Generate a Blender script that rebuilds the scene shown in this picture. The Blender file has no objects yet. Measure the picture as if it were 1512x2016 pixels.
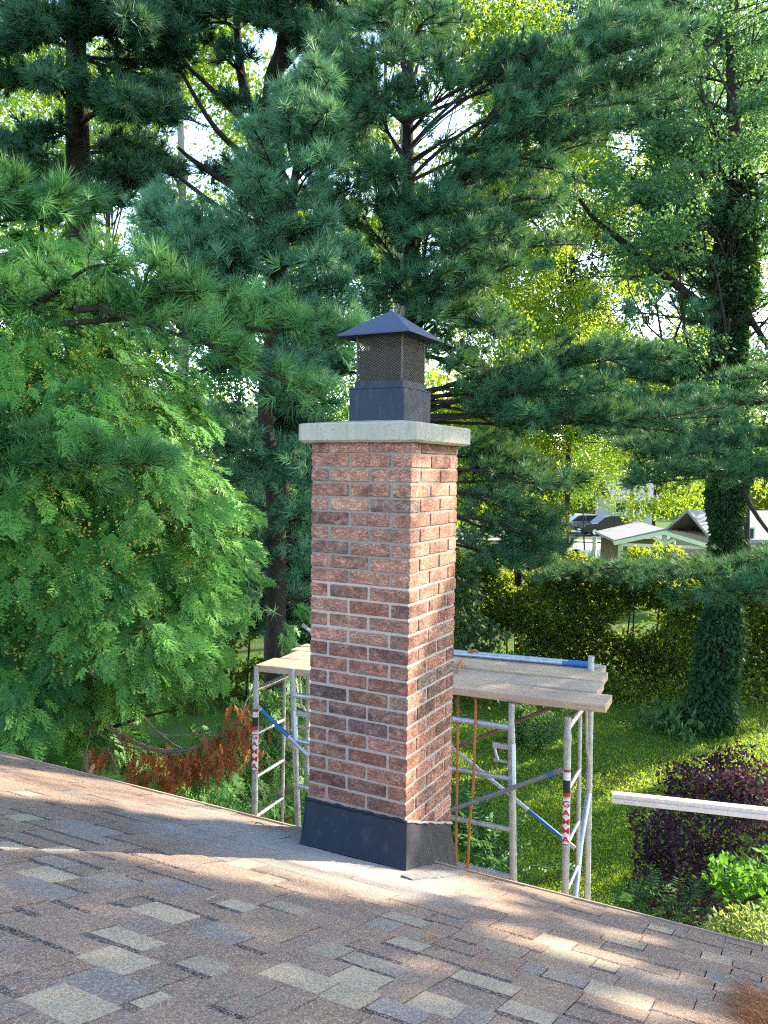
import bpy, math, random
import numpy as np
from mathutils import Vector, Matrix

rng = np.random.default_rng(7)
random.seed(7)
scene = bpy.context.scene
COL = scene.collection

# ------------------------------------------------------------------ camera
FPX, CX, CY = 1577.19, 756.0, 1008.0            # focal length and centre of the 1512 x 2016 photograph
CAM = np.array([1.4863587, -3.0169966, -0.1323111])
YAW, PITCH, ROLL = 0.490862615, -0.0531840, 0.0141761
_F = np.array([-math.sin(YAW) * math.cos(PITCH), math.cos(YAW) * math.cos(PITCH), math.sin(PITCH)])
_R0 = np.array([math.cos(YAW), math.sin(YAW), 0.0]); _U0 = np.cross(_R0, _F)
_R = math.cos(ROLL) * _R0 + math.sin(ROLL) * _U0
_U = -math.sin(ROLL) * _R0 + math.cos(ROLL) * _U0
cam_d = bpy.data.cameras.new("camera"); cam = bpy.data.objects.new("camera", cam_d); COL.objects.link(cam)
cam_d.sensor_fit = 'VERTICAL'; cam_d.sensor_height = 36.0; cam_d.lens = FPX / 2016 * 36.0
cam_d.clip_start = 0.05; cam_d.clip_end = 2000
cam.matrix_world = Matrix(((_R[0], _U[0], -_F[0], CAM[0]), (_R[1], _U[1], -_F[1], CAM[1]), (_R[2], _U[2], -_F[2], CAM[2]), (0, 0, 0, 1)))
scene.camera = cam

# ------------------------------------------------------------------ sky, sun, exposure
SUN_EL = math.radians(26.0)
SUN_AZ = math.radians(31.5)                      # from +Y towards +X
SUN = np.array([math.sin(SUN_AZ) * math.cos(SUN_EL), math.cos(SUN_AZ) * math.cos(SUN_EL), math.sin(SUN_EL)])
world = bpy.data.worlds.new("World"); scene.world = world; world.use_nodes = True
wn = world.node_tree; wn.nodes.clear()
sky = wn.nodes.new("ShaderNodeTexSky"); sky.sky_type = 'NISHITA'; sky.sun_disc = False
sky.sun_elevation = SUN_EL; sky.sun_rotation = SUN_AZ; sky.dust_density = 0.7; sky.air_density = 1.0
bg = wn.nodes.new("ShaderNodeBackground"); bg.inputs[1].default_value = 0.15
wo = wn.nodes.new("ShaderNodeOutputWorld")
wn.links.new(sky.outputs[0], bg.inputs[0]); wn.links.new(bg.outputs[0], wo.inputs[0])
sl = bpy.data.lights.new("sun", 'SUN'); sun = bpy.data.objects.new("sun", sl); COL.objects.link(sun)
sl.energy = 3.8; sl.angle = math.radians(0.55); sl.color = (1.0, 0.86, 0.66)
sun.rotation_euler = Vector(SUN).to_track_quat('Z', 'Y').to_euler()
vs = scene.view_settings
vs.view_transform = 'Standard'; vs.look = 'None'; vs.gamma = 1.0; vs.use_curve_mapping = False; vs.exposure = 2.52
cy = scene.cycles
cy.use_denoising = False
cy.max_bounces = 7; cy.diffuse_bounces = 3; cy.glossy_bounces = 3; cy.transmission_bounces = 4; cy.transparent_max_bounces = 6
cy.sample_clamp_indirect = 6.0; cy.caustics_reflective = False; cy.caustics_refractive = False
cy.blur_glossy = 0.5; cy.pixel_filter_type = 'BLACKMAN_HARRIS'; cy.filter_width = 1.15
scene.render.engine = 'CYCLES'

# ------------------------------------------------------------------ helpers
def nrm(v):
    v = np.asarray(v, float); return v / max(np.linalg.norm(v), 1e-9)
def ray(px, py):
    return (px - CX) / FPX * _R - (py - CY) / FPX * _U + _F
def at(px, py, d):                                # the point at depth d that the photograph shows at (px, py)
    return CAM + d * ray(px, py)
def on(px, py, q, n):                             # where that line of sight meets a plane
    r = ray(px, py); n = np.asarray(n, float); q = np.asarray(q, float)
    return CAM + ((q - CAM) @ n) / (r @ n) * r
GZ = -5.5
def ground_at(px, d):
    p = at(px, 924, d); return np.array([p[0], p[1], GZ])

def tag(o, label=None, cat=None, group=None, kind=None):
    if label: o['label'] = label
    if cat: o['category'] = cat
    if group: o['group'] = group
    if kind: o['kind'] = kind
    return o
def empty(name, loc, label, cat, group=None, kind=None):
    o = bpy.data.objects.new(name, None); COL.objects.link(o); o.location = loc
    o.empty_display_size = 0.1
    return tag(o, label, cat, group, kind)
def link(name, me, mat, parent=None):
    o = bpy.data.objects.new(name, me); COL.objects.link(o)
    if mat is not None and not me.materials:
        for m in (mat if isinstance(mat, (list, tuple)) else [mat]): me.materials.append(m)
    if parent is not None:
        o.parent = parent
        o.matrix_parent_inverse = parent.matrix_basis.inverted()   # every child is modelled in world coordinates
    return o

class MB:                                         # collects shapes into one mesh
    def __init__(s): s.v = []; s.f = []; s.mi = []; s.sm = []
    def add(s, verts, faces, mi=0, smooth=False):
        b = len(s.v); s.v.extend([tuple(map(float, x)) for x in verts])
        for f in faces: s.f.append(tuple(b + i for i in f)); s.mi.append(mi); s.sm.append(smooth)
    def box(s, c, h, ax=None, mi=0):
        c = np.asarray(c, float); A = np.eye(3) if ax is None else np.asarray(ax, float)
        vs_ = [c + sx * h[0] * A[0] + sy * h[1] * A[1] + sz * h[2] * A[2] for sx in (-1, 1) for sy in (-1, 1) for sz in (-1, 1)]
        s.add(vs_, [(0, 1, 3, 2), (4, 6, 7, 5), (0, 4, 5, 1), (2, 3, 7, 6), (0, 2, 6, 4), (1, 5, 7, 3)], mi)
    def bar(s, a, b, w, t, up=(0, 0, 1), mi=0):
        a = np.asarray(a, float); b = np.asarray(b, float); d = nrm(b - a)
        x = nrm(np.cross(up, d)) if np.linalg.norm(np.cross(up, d)) > 1e-4 else np.array([1., 0, 0])
        y = np.cross(d, x)
        s.box((a + b) / 2, (np.linalg.norm(b - a) / 2, w / 2, t / 2), (d, x, y), mi)
    def tube(s, pts, r, n=10, caps=True, mi=0, smooth=True, hollow=False):
        pts = [np.asarray(p, float) for p in pts]
        rr = r if hasattr(r, '__len__') else [r] * len(pts)
        vs_ = []; ref = None
        for i, p in enumerate(pts):
            d = nrm(pts[min(i + 1, len(pts) - 1)] - pts[max(i - 1, 0)])
            if ref is None:
                ref = np.array([0, 0, 1.]) if abs(d[2]) < .9 else np.array([1., 0, 0])
            x = nrm(np.cross(ref, d)); y = np.cross(d, x); ref = y if abs(np.dot(nrm(y), d)) < .9 else ref
            for k in range(n):
                a = 2 * math.pi * k / n
                vs_.append(p + rr[i] * (math.cos(a) * x + math.sin(a) * y))
        f = []
        for i in range(len(pts) - 1):
            for k in range(n):
                f.append((i * n + k, i * n + (k + 1) % n, (i + 1) * n + (k + 1) % n, (i + 1) * n + k))
        s.add(vs_, f, mi, smooth)
        if caps:
            s.add(vs_[:n], [tuple(range(n))[::-1]], mi); s.add(vs_[-n:], [tuple(range(n))], mi)
    def build(s, name, mat, parent=None, uv=None):
        me = bpy.data.meshes.new(name); me.from_pydata(s.v, [], s.f)
        me.polygons.foreach_set('material_index', s.mi); me.polygons.foreach_set('use_smooth', s.sm)
        me.update()
        return link(name, me, mat, parent)

def tri_mesh(name, V, mat, parent=None, tint=None, faces=None):   # V: (N*3, 3) loose triangles, or vertices with given triangles
    V = np.ascontiguousarray(V, np.float32); nv = len(V)
    F = np.arange(nv, dtype=np.int32) if faces is None else np.ascontiguousarray(faces, np.int32).ravel()
    nf = len(F) // 3
    me = bpy.data.meshes.new(name)
    me.vertices.add(nv); me.vertices.foreach_set('co', V.ravel())
    me.loops.add(nf * 3); me.loops.foreach_set('vertex_index', F)
    me.polygons.add(nf); me.polygons.foreach_set('loop_start', np.arange(0, nf * 3, 3, dtype=np.int32))
    me.polygons.foreach_set('loop_total', np.full(nf, 3, np.int32))
    if tint is not None:
        at_ = me.attributes.new('tint', 'FLOAT', 'POINT'); at_.data.foreach_set('value', np.ascontiguousarray(tint, np.float32))
    me.update(calc_edges=True)
    return link(name, me, mat, parent)

# ------------------------------------------------------------------ materials
def newmat(name):
    m = bpy.data.materials.new(name); m.use_nodes = True
    nt = m.node_tree; nt.nodes.clear()
    out = nt.nodes.new("ShaderNodeOutputMaterial")
    return m, nt, out
class NT:
    def __init__(s, name): s.m, s.nt, s.out = newmat(name)
    def n(s, typ, **kw):
        nd = s.nt.nodes.new("ShaderNode" + typ)
        for k, v in kw.items(): setattr(nd, k, v)
        return nd
    def l(s, a, b): s.nt.links.new(a, b)
    def pos(s): return s.n("NewGeometry").outputs['Position']
    def noise(s, vec, scale, detail=4, rough=.55, dist=0.0, sc3=None):
        if sc3 is not None:
            mp = s.n("Mapping"); mp.inputs['Scale'].default_value = sc3; s.l(vec, mp.inputs['Vector']); vec = mp.outputs[0]
        t = s.n("TexNoise"); t.inputs['Scale'].default_value = scale; t.inputs['Detail'].default_value = detail
        t.inputs['Roughness'].default_value = rough; t.inputs['Distortion'].default_value = dist
        s.l(vec, t.inputs['Vector']); return t.outputs['Fac']
    def ramp(s, fac, stops, interp='LINEAR'):
        r = s.n("ValToRGB"); r.color_ramp.interpolation = interp
        e = r.color_ramp.elements
        while len(e) < len(stops): e.new(0.5)
        for i, (p, c) in enumerate(stops):
            e[i].position = p; e[i].color = (c, c, c, 1) if not hasattr(c, '__len__') else (*c, 1)
        s.l(fac, r.inputs[0]); return r.outputs[0]
    def mix(s, fac, a, b, mode='MIX'):
        x = s.n("Mix", data_type='RGBA', blend_type=mode)
        for i, v in ((0, fac), (6, a), (7, b)):
            if hasattr(v, 'is_linked'): s.l(v, x.inputs[i])
            elif hasattr(v, '__len__'): x.inputs[i].default_value = (*v, 1)
            else: x.inputs[i].default_value = v if i == 0 else (v, v, v, 1)
        return x.outputs[2]
    def math(s, op, a, b=0.0):
        x = s.n("Math", operation=op)
        for i, v in ((0, a), (1, b)):
            if hasattr(v, 'is_linked'): s.l(v, x.inputs[i])
            else: x.inputs[i].default_value = v
        return x.outputs[0]
    def bump(s, h, strength=.5, dist=.01):
        b = s.n("Bump"); b.inputs['Strength'].default_value = strength; b.inputs['Distance'].default_value = dist
        s.l(h, b.inputs['Height']); return b.outputs[0]
    def bsdf(s, color, rough=.8, metal=0.0, normal=None, spec=.3):
        p = s.n("BsdfPrincipled")
        for nm, v in (('Base Color', color), ('Roughness', rough), ('Metallic', metal)):
            if hasattr(v, 'is_linked'): s.l(v, p.inputs[nm])
            elif hasattr(v, '__len__'): p.inputs[nm].default_value = (*v, 1)
            else: p.inputs[nm].default_value = v
        p.inputs['Specular IOR Level'].default_value = spec
        if normal is not None: s.l(normal, p.inputs['Normal'])
        return p
    def done(s, sh):
        s.l(sh.outputs[0], s.out.inputs[0]); return s.m

def m_plain(name, c, rough=.6, metal=0.0, var=.25, scale=12, bump=.0, spec=.3):
    k = NT(name); P = k.pos(); f = k.noise(P, scale, 5)
    col = k.mix(f, tuple(x * (1 - var) for x in c), tuple(min(1, x * (1 + var)) for x in c))
    nn = k.bump(k.noise(P, scale * 6, 4), bump, .01) if bump else None
    return k.done(k.bsdf(col, rough, metal, nn, spec))

def m_brick():
    k = NT("brick_face"); P = k.pos(); oi = k.n("ObjectInfo")
    base = oi.outputs['Color']
    big = k.math('ADD', k.noise(P, 12, 3, .6, .8, (1, 1, 1.6)), k.math('MULTIPLY', k.math('SUBTRACT', oi.outputs['Random'], .42), .26))
    dark = k.mix(0.50, base, (.075, .042, .042))
    lite = k.mix(0.45, base, (.66, .32, .21))
    c = k.mix(k.ramp(big, [(.36, 0), (.68, 1)]), dark, lite)
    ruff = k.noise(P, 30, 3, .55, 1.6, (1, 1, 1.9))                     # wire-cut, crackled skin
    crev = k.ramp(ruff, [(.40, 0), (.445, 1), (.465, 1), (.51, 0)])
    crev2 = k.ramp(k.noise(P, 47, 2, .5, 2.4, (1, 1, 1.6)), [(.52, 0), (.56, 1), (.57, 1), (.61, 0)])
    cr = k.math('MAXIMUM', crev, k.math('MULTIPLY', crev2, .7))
    c = k.mix(k.math('MULTIPLY', cr, .50), c, (.075, .036, .034))  # crevice darkness painted into the colour as well as the bump
    dust = k.noise(P, 19, 5, .7)
    c = k.mix(k.math('MULTIPLY', k.ramp(dust, [(.48, 0), (.78, 1)]), .40), c, (.56, .42, .37))
    h = k.math('SUBTRACT', k.math('MULTIPLY', ruff, .8), cr)
    return k.done(k.bsdf(c, .9, 0, k.bump(h, .75, .006), .2))
def m_mortar(name, a, b):
    k = NT(name); P = k.pos()
    c = k.mix(k.noise(P, 22, 6, .65), a, b)
    c = k.mix(k.ramp(k.noise(P, 300, 2), [(.6, 0), (.72, .5)]), c, tuple(min(1, x * 1.35) for x in b))
    return k.done(k.bsdf(c, .95, 0, k.bump(k.noise(P, 160, 5, .7), .6, .004), .15))
def m_concrete():
    k = NT("concrete"); P = k.pos()
    c = k.mix(k.noise(P, 9, 7, .7), (.29, .27, .215), (.44, .41, .335))
    c = k.mix(k.math('MULTIPLY', k.ramp(k.noise(P, 30, 5, .6, .0, (1, 1, .35)), [(.48, 0), (.7, 1)]), .45), c, (.26, .25, .21))
    c = k.mix(k.math('MULTIPLY', k.ramp(k.noise(P, 20, 5, .65, .2, (1, 1, .10)), [(.52, 0), (.68, 1)]), .42), c, (.17, .155, .125))
    pit = k.ramp(k.noise(P, 120, 2, .5), [(.27, 1), (.32, 0)])
    c = k.mix(k.math('MULTIPLY', pit, .8), c, (.10, .10, .09))
    h = k.math('SUBTRACT', k.noise(P, 120, 5), k.math('MULTIPLY', pit, .8))
    return k.done(k.bsdf(c, .9, 0, k.bump(h, .5, .004), .2))
def m_shingle():
    k = NT("asphalt_shingle"); P = k.pos()
    ta = k.n("Attribute", attribute_name='tone', attribute_type='GEOMETRY')
    base = ta.outputs['Color']
    v = k.n("TexVoronoi"); v.inputs['Scale'].default_value = 250; k.l(P, v.inputs['Vector'])
    sep = k.n("SeparateColor"); k.l(v.outputs['Color'], sep.inputs[0])
    g = sep.outputs[0]
    c = k.mix(k.ramp(g, [(.0, 0), (.45, 0), (.60, .42)]), base, (.06, .052, .05))
    c = k.mix(k.ramp(sep.outputs[1], [(.70, 0), (.82, .5)], 'LINEAR'), c, (.42, .35, .27))
    c = k.mix(k.ramp(sep.outputs[2], [(.82, 0), (.88, .5)]), c, (.34, .20, .12))
    wear = k.noise(P, 5, 5, .65)
    c = k.mix(k.math('MULTIPLY', k.ramp(wear, [(.40, 0), (.75, 1)]), .30), c, (.22, .19, .165))
    # mortar dust swept round the foot of the stack
    sp = k.n("SeparateXYZ"); k.l(P, sp.inputs[0])
    dx = k.math('MULTIPLY', k.math('ADD', sp.outputs[0], .42), .85); dy = k.math('MULTIPLY', k.math('ADD', sp.outputs[1], .22), 1.7)
    rr = k.math('SQRT', k.math('ADD', k.math('MULTIPLY', dx, dx), k.math('MULTIPLY', dy, dy)))
    rr = k.math('ADD', rr, k.math('MULTIPLY', k.math('SUBTRACT', k.noise(P, 3.2, 5, .6), .5), 1.0))
    du = k.ramp(rr, [(.22, .66), (.85, 0)])
    c = k.mix(du, c, (.42, .385, .35))
    h = k.math('ADD', k.noise(P, 500, 2, .6), k.math('MULTIPLY', g, .5))
    return k.done(k.bsdf(c, .92, 0, k.bump(h, .7, .004), .25))
def m_galv(name, c=(.50, .52, .55), rough=.42, metal=.7, dirt=.55):
    k = NT(name); P = k.pos()
    f = k.noise(P, 26, 6, .65)
    col = k.mix(f, tuple(x * .72 for x in c), tuple(min(1, x * 1.25) for x in c))
    st = k.ramp(k.noise(P, 9, 6, .7, .4), [(.5, 0), (.72, 1)])
    col = k.mix(k.math('MULTIPLY', st, dirt), col, (.20, .19, .18))
    spk = k.ramp(k.noise(P, 70, 4, .7), [(.60, 0), (.66, .75)])
    col = k.mix(spk, col, (.66, .65, .62))
    rg = k.ramp(f, [(.3, rough - .08), (.7, rough + .22)])
    return k.done(k.bsdf(col, rg, metal, k.bump(k.noise(P, 90, 4), .15, .003), .4))
def m_blacksteel(name, c=(.018, .022, .034), rust=.5):
    k = NT(name); P = k.pos()
    f = k.noise(P, 16, 6, .7)
    col = k.mix(f, c, tuple(x * 2.2 for x in c))
    scr = k.ramp(k.noise(P, 60, 4, .7, 1.2, (3.0, 3.0, .5)), [(.66, 0), (.71, 1)])
    col = k.mix(k.math('MULTIPLY', scr, .5), col, (.30, .32, .36))
    dust = k.ramp(k.noise(P, 130, 3, .7), [(.56, 0), (.72, 1)])
    col = k.mix(k.math('MULTIPLY', dust, .07), col, (.22, .21, .21))
    strk = k.ramp(k.noise(P, 24, 5, .65, .3, (1, 1, .12)), [(.54, 0), (.70, 1)])
    col = k.mix(k.math('MULTIPLY', strk, .13), col, (.20, .20, .21))
    rs = k.ramp(k.noise(P, 11, 6, .75), [(.62, 0), (.72, 1)])
    col = k.mix(k.math('MULTIPLY', rs, rust), col, (.20, .11, .07))
    return k.done(k.bsdf(col, k.ramp(f, [(.3, .46), (.7, .70)]), .0, k.bump(f, .12, .004), .28))
def m_wood(name, a, b, d):
    k = NT(name); P = k.pos()
    mp = k.n("Mapping"); mp.inputs['Rotation'].default_value = (0, 0, -.07); mp.inputs['Scale'].default_value = (.9, 26, 26); k.l(P, mp.inputs[0])
    g = k.noise(mp.outputs[0], 1.6, 7, .65, .5)
    c = k.mix(g, a, b)
    c = k.mix(k.ramp(k.noise(P, 3.5, 6, .6, .3), [(.42, 0), (.68, .75)]), c, d)
    line = k.ramp(k.noise(mp.outputs[0], 3.2, 3), [(.34, .55), (.42, 0)])
    c = k.mix(line, c, tuple(x * .45 for x in d))
    return k.done(k.bsdf(c, .82, 0, k.bump(g, .35, .006), .2))
def m_leaf(name, lo, hi, trans=.35, tcol=None, rough=.55, nscale=1.1):
    k = NT(name); P = k.pos()
    ta = k.n("Attribute", attribute_name='tint')
    c = k.mix(k.ramp(ta.outputs['Fac'], [(0, 0), (1, 1)]), lo, hi)
    c = k.mix(k.math('MULTIPLY', k.ramp(k.noise(P, nscale, 3), [(.38, 0), (.64, 1)]), .45), c, tuple(x * .55 for x in lo))
    b = k.bsdf(c, rough, 0, None, .22)
    if trans <= 0: return k.done(b)
    t = k.n("BsdfTranslucent")
    tc = k.mix(.65, c, tcol or (hi[0] * 1.6 + .05, hi[1] * 1.5 + .05, hi[2] * .5))
    k.l(tc, t.inputs[0])
    mx = k.n("MixShader"); mx.inputs[0].default_value = trans
    k.l(b.outputs[0], mx.inputs[1]); k.l(t.outputs[0], mx.inputs[2])
    return k.done(mx)
def m_bark(name, a, b, s=14):
    k = NT(name); P = k.pos()
    f = k.noise(P, s, 6, .7, .8, (1, 1, .25))
    c = k.mix(k.ramp(f, [(.3, 0), (.7, 1)]), a, b)
    return k.done(k.bsdf(c, .95, 0, k.bump(f, .9, .03), .15))

M = {}
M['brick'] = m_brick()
M['mortar_old'] = m_mortar("mortar_lower", (.32, .255, .215), (.48, .395, .34))
M['mortar_new'] = m_mortar("mortar_upper", (.17, .155, .135), (.27, .25, .225))
M['concrete'] = m_concrete()
M['shingle'] = m_shingle()
M['galv'] = m_galv("galvanised_tube")
M['galv_dark'] = m_galv("weathered_tube", (.22, .22, .25), .55, .5, .6)
M['rusty'] = m_galv("rusty_tube", (.20, .13, .09), .7, .3, .5)
M['blue'] = m_plain("blue_paint", (.035, .13, .34), .4, 0, .25, 30)
M['alu'] = m_galv("white_aluminium", (.74, .75, .76), .4, .35, .12)
M['black'] = m_blacksteel("black_painted_steel", (.007, .012, .026), .3)
M['lid'] = m_blacksteel("faded_black_steel", (.022, .032, .060), .5)
M['flash'] = m_blacksteel("flashing_metal", (.008, .010, .016), .2)
M['mesh'] = m_blacksteel("mesh_steel", (.055, .047, .040), .7)
M['clay'] = m_plain("darkened_clay_flue", (.045, .040, .036), .9, 0, .3, 20, .3)  # far darker than clay, to darken the view through the cap mesh
M['lead'] = m_galv("lead_flashing", (.13, .13, .135), .7, .1, .3)
M['plank'] = m_wood("weathered_plank", (.42, .285, .18), (.58, .42, .28), (.31, .23, .165))
M['plank_grey'] = m_wood("grey_plank", (.37, .265, .18), (.51, .385, .275), (.27, .21, .16))
M['plank_warm'] = m_wood("warm_plank", (.42, .28, .17), (.58, .41, .26), (.33, .25, .18))
M['rope'] = m_plain("orange_rope", (.50, .16, .05), .85, 0, .25, 60, .4)
M['white_label'] = m_plain("white_label", (.74, .73, .72), .5, 0, .12, 60)
M['red_label'] = m_plain("red_label", (.55, .035, .03), .5, 0, .15, 60)
M['black_label'] = m_plain("black_label", (.03, .03, .035), .5, 0, .2, 60)
M['bark'] = m_bark("dark_pine_bark", (.022, .019, .018), (.065, .054, .047))
M['bark_grey'] = m_bark("grey_bark", (.16, .14, .12), (.32, .29, .25))
M['twig'] = m_bark("bare_twig", (.20, .16, .13), (.40, .34, .29), 30)
M['pine'] = m_leaf("pine_needles", (.025, .098, .058), (.100, .250, .118), .16)
M['pine_dark'] = m_leaf("dark_pine_needles", (.020, .078, .050), (.075, .190, .105), .18)
M['pine_blue'] = m_leaf('blue_green_needles', (.040, .145, .092), (.175, .375, .220), .16)
M['pine_bright'] = m_leaf('bright_needles', (.030, .125, .048), (.135, .33, .105), .14)
M['cedar'] = m_leaf("cedar_sprays", (.020, .110, .028), (.155, .395, .060), .14, (.5, .75, .05))
M['dead'] = m_leaf("dead_sprays", (.26, .085, .030), (.52, .20, .075), .2, (.5, .2, .08))
M['maple'] = m_leaf("maple_leaves", (.055, .14, .026), (.15, .29, .036), .55, (.55, .70, .04))
M['oak'] = m_leaf("oak_leaves", (.045, .135, .070), (.105, .25, .110), .40, (.26, .48, .08))
M['ivy'] = m_leaf("ivy_leaves", (.022, .065, .030), (.055, .13, .042), .2)
M['hedge'] = m_leaf("hedge_leaves", (.018, .052, .020), (.065, .14, .028), .45, (.55, .66, .03))
M['purple'] = m_leaf("purple_leaves", (.024, .014, .026), (.080, .036, .062), .2, (.20, .06, .08))
M['lime'] = m_leaf("bright_leaves", (.06, .20, .03), (.12, .33, .05), .35)
M['pale'] = m_leaf("variegated_leaves", (.09, .20, .05), (.42, .50, .24), .3)
M['fern'] = m_leaf("pinnate_leaves", (.03, .11, .04), (.07, .20, .06), .3)
M['grass'] = m_leaf("lawn_blades", (.050, .135, .020), (.12, .26, .035), .46, (.60, .74, .04))
M['topiary'] = m_leaf("round_shrub_leaves", (.05, .13, .04), (.13, .25, .08), .2)
M['straw'] = m_plain("fallen_needles", (.34, .14, .055), .9, 0, .4, 60)
M['cream'] = m_plain("cream_paint", (.66, .70, .50), .6, 0, .08)
M['roofing'] = m_plain("grey_roofing", (.26, .25, .25), .9, 0, .3, 8, .3)
M['underlay'] = m_plain('roof_underlay', (.030, .028, .028), .95)
M['wall_brown'] = m_plain("brown_wall", (.30, .22, .16), .9, 0, .3, 6, .3)
M['glass'] = m_plain("dark_glass", (.03, .035, .04), .08, 0, .1, 4, 0, .6)
M['car_dark'] = m_plain("dark_car_paint", (.012, .014, .02), .18, .2, .1, 3, 0, .6)
M['car_silver'] = m_plain("silver_car_paint", (.35, .35, .36), .25, .5, .1, 3, 0, .6)
M['rubber'] = m_plain("rubber", (.02, .02, .02), .8)
M['chrome'] = m_plain("bright_metal", (.65, .65, .66), .25, .9, .1)
M['tail'] = m_plain("red_lamp", (.5, .02, .02), .3)

def m_ground():
    k = NT("ground_soil_and_turf"); P = k.pos()
    f = k.noise(P, 1.3, 7, .65)
    c = k.mix(f, (.030, .075, .014), (.085, .17, .026))
    c = k.mix(k.ramp(k.noise(P, .35, 5, .6), [(.52, 0), (.66, .7)]), c, (.055, .045, .025))
    return k.done(k.bsdf(c, .95, 0, k.bump(k.noise(P, 14, 6), .8, .05), .1))
M['ground'] = m_ground()
M['asphalt'] = m_plain("street_asphalt", (.075, .075, .075), .9, 0, .2, 5, .2)
M['pavement'] = m_plain("concrete_walk", (.42, .40, .37), .9, 0, .12, 5, .2)

# ================================================================== ground, street
def sheet(name, x0, x1, y0, y1, z, mat, nx=1, ny=1, wob=0):
    xs = np.linspace(x0, x1, nx + 1); ys = np.linspace(y0, y1, ny + 1)
    v = [(x, y, z + (wob * (math.sin(x * .7) * math.cos(y * .6) + .5 * math.sin(1.9 * x + y)) if wob else 0)) for y in ys for x in xs]
    f = [(j * (nx + 1) + i, j * (nx + 1) + i + 1, (j + 1) * (nx + 1) + i + 1, (j + 1) * (nx + 1) + i) for j in range(ny) for i in range(nx)]
    me = bpy.data.meshes.new(name); me.from_pydata(v, [], f); me.update()
    return tag(link(name, me, mat), kind='structure')
sheet('ground', -700, 700, -300, 1100, GZ, M['ground'], 8, 8)
def strip(name, pa, pb, w, z, mat):                # a level band between two ground points
    a = np.array(pa[:2]); b = np.array(pb[:2]); d = (b - a) / np.linalg.norm(b - a); p = np.array([-d[1], d[0]]) * w / 2
    v = [(*(a - p), z), (*(b - p), z), (*(b + p), z), (*(a + p), z)]
    me = bpy.data.meshes.new(name); me.from_pydata(v, [], [(0, 1, 2, 3)]); me.update()
    return tag(link(name, me, mat), kind='structure')
strip('street', ground_at(-1200, 70), ground_at(3400, 70), 9.0, GZ + .004, M['asphalt'])
strip('pavement', ground_at(-1200, 61.5), ground_at(3400, 61.5), 1.6, GZ + .10, M['pavement'])
strip('driveway', ground_at(1180, 46), ground_at(1165, 61), 3.2, GZ + .008, M['pavement'])

# ================================================================== house with shingled roof
TH = math.radians(18.43); CT, ST = math.cos(TH), math.sin(TH); Z0 = -1.8366; RS = .062
NR = np.array([0, ST, CT])
def roof(u, s, h=0.0): return np.array([u, s * CT, Z0 - s * ST]) + h * NR
EAVE = .237                                       # distance down the slope from y=0 to the drip edge, at u=0
def s_eave(u): return EAVE + RS * u
house = empty('house', (0, -4.0, GZ), 'low shingled house in the foreground that the brick chimney climbs', 'house')
mb = MB()
us = (-6.5, 6.5); 
rt = [roof(us[0], s_eave(us[0]) - .01, -.012), roof(us[1], s_eave(us[1]) - .01, -.012), roof(us[1], -3.75, -.012), roof(us[0], -3.75, -.012)]
rb = [p - NR * .10 for p in rt]
mb.add(rt + rb, [(0, 1, 2, 3), (7, 6, 5, 4), (0, 4, 5, 1), (1, 5, 6, 2), (2, 6, 7, 3), (3, 7, 4, 0)])
rg = roof(0, -3.75, 0); bk = lambda u, q: np.array([u, rg[1] - q * CT, rg[2] - q * ST])
f2 = [bk(us[0], 0), bk(us[1], 0), bk(us[1], 4.2), bk(us[0], 4.2)]
mb.add([p + np.array([0, 0, -.01]) for p in f2] + [p - np.array([0, 0, .12]) for p in f2], [(0, 1, 2, 3)[::-1], (4, 5, 6, 7), (2, 6, 7, 3), (0, 3, 7, 4), (1, 5, 6, 2)])
roof_o = mb.build('roof', M['underlay'], house)
mb = MB(); mb.box((0, -3.75, (GZ - 2.05) / 2), (5.9, 3.6, (-2.05 - GZ) / 2)); mb.build('wall', M['wall_brown'], house)
mb = MB()                                          # metal drip edge and fascia along the eave
for u0 in np.arange(-6.5, 6.4, 1.3):
    u1 = u0 + 1.297
    mb.bar(roof(u0, s_eave(u0) - .012, -.05), roof(u1, s_eave(u1) - .012, -.05), .022, .12, NR)
mb.build('fascia', M['wall_brown'], house)

EXPO = .1265
BR = [(0.193, 0.129, 0.096), (0.217, 0.146, 0.104), (0.169, 0.119, 0.095), (0.197, 0.134, 0.105), (0.237, 0.161, 0.112), (0.179, 0.129, 0.106)]
GRY = [(0.201, 0.182, 0.169), (0.221, 0.191, 0.165), (0.175, 0.162, 0.158)]
TAN = [(0.345, 0.291, 0.197), (0.283, 0.242, 0.169), (0.377, 0.314, 0.215)]
# pale tabs where the photograph shows them: pixel centre, width along the course
LIGHT = [(240, 1852, .17), (395, 1912, .09), (320, 1800, .16), (590, 1928, .16), (580, 1786, .12), (195, 1908, .12), (70, 1727, .14), (35, 1612, .10), (25, 1665, .10),
         (135, 1673, .07), (100, 1990, .16), (235, 1970, .12), (440, 1790, .11), (700, 1955, .11), (520, 1735, .09), (730, 1920, .12), (950, 1940, .17), (860, 1980, .12),
         (790, 1865, .11), (1005, 1872, .09), (1090, 1858, .12), (1225, 1955, .17), (1240, 1855, .11), (1130, 1885, .12), (1050, 1990, .12), (1370, 1800, .10), (1410, 1890, .10),
         (1300, 1830, .09), (800, 1820, .1), (640, 1875, .09), (1440, 1955, .1), (1190, 1898, .09), (330, 1565, .1), (45, 1563, .12), (430, 1600, .1), (300, 1520, .1), (120, 1500, .1), (500, 1700, .1)]
GREYT = [(200, 1945, .17), (85, 1700, .14), (350, 1745, .16), (560, 1790, .1), (190, 1740, .14), (420, 1845, .14), (1110, 1930, .12), (930, 1985, .12), (300, 1640, .12), (180, 1640, .12)]
def to_roof(px, py):
    p = on(px, py, roof(0, 0), NR); return p[0], p[1] / CT
courses = {}
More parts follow.
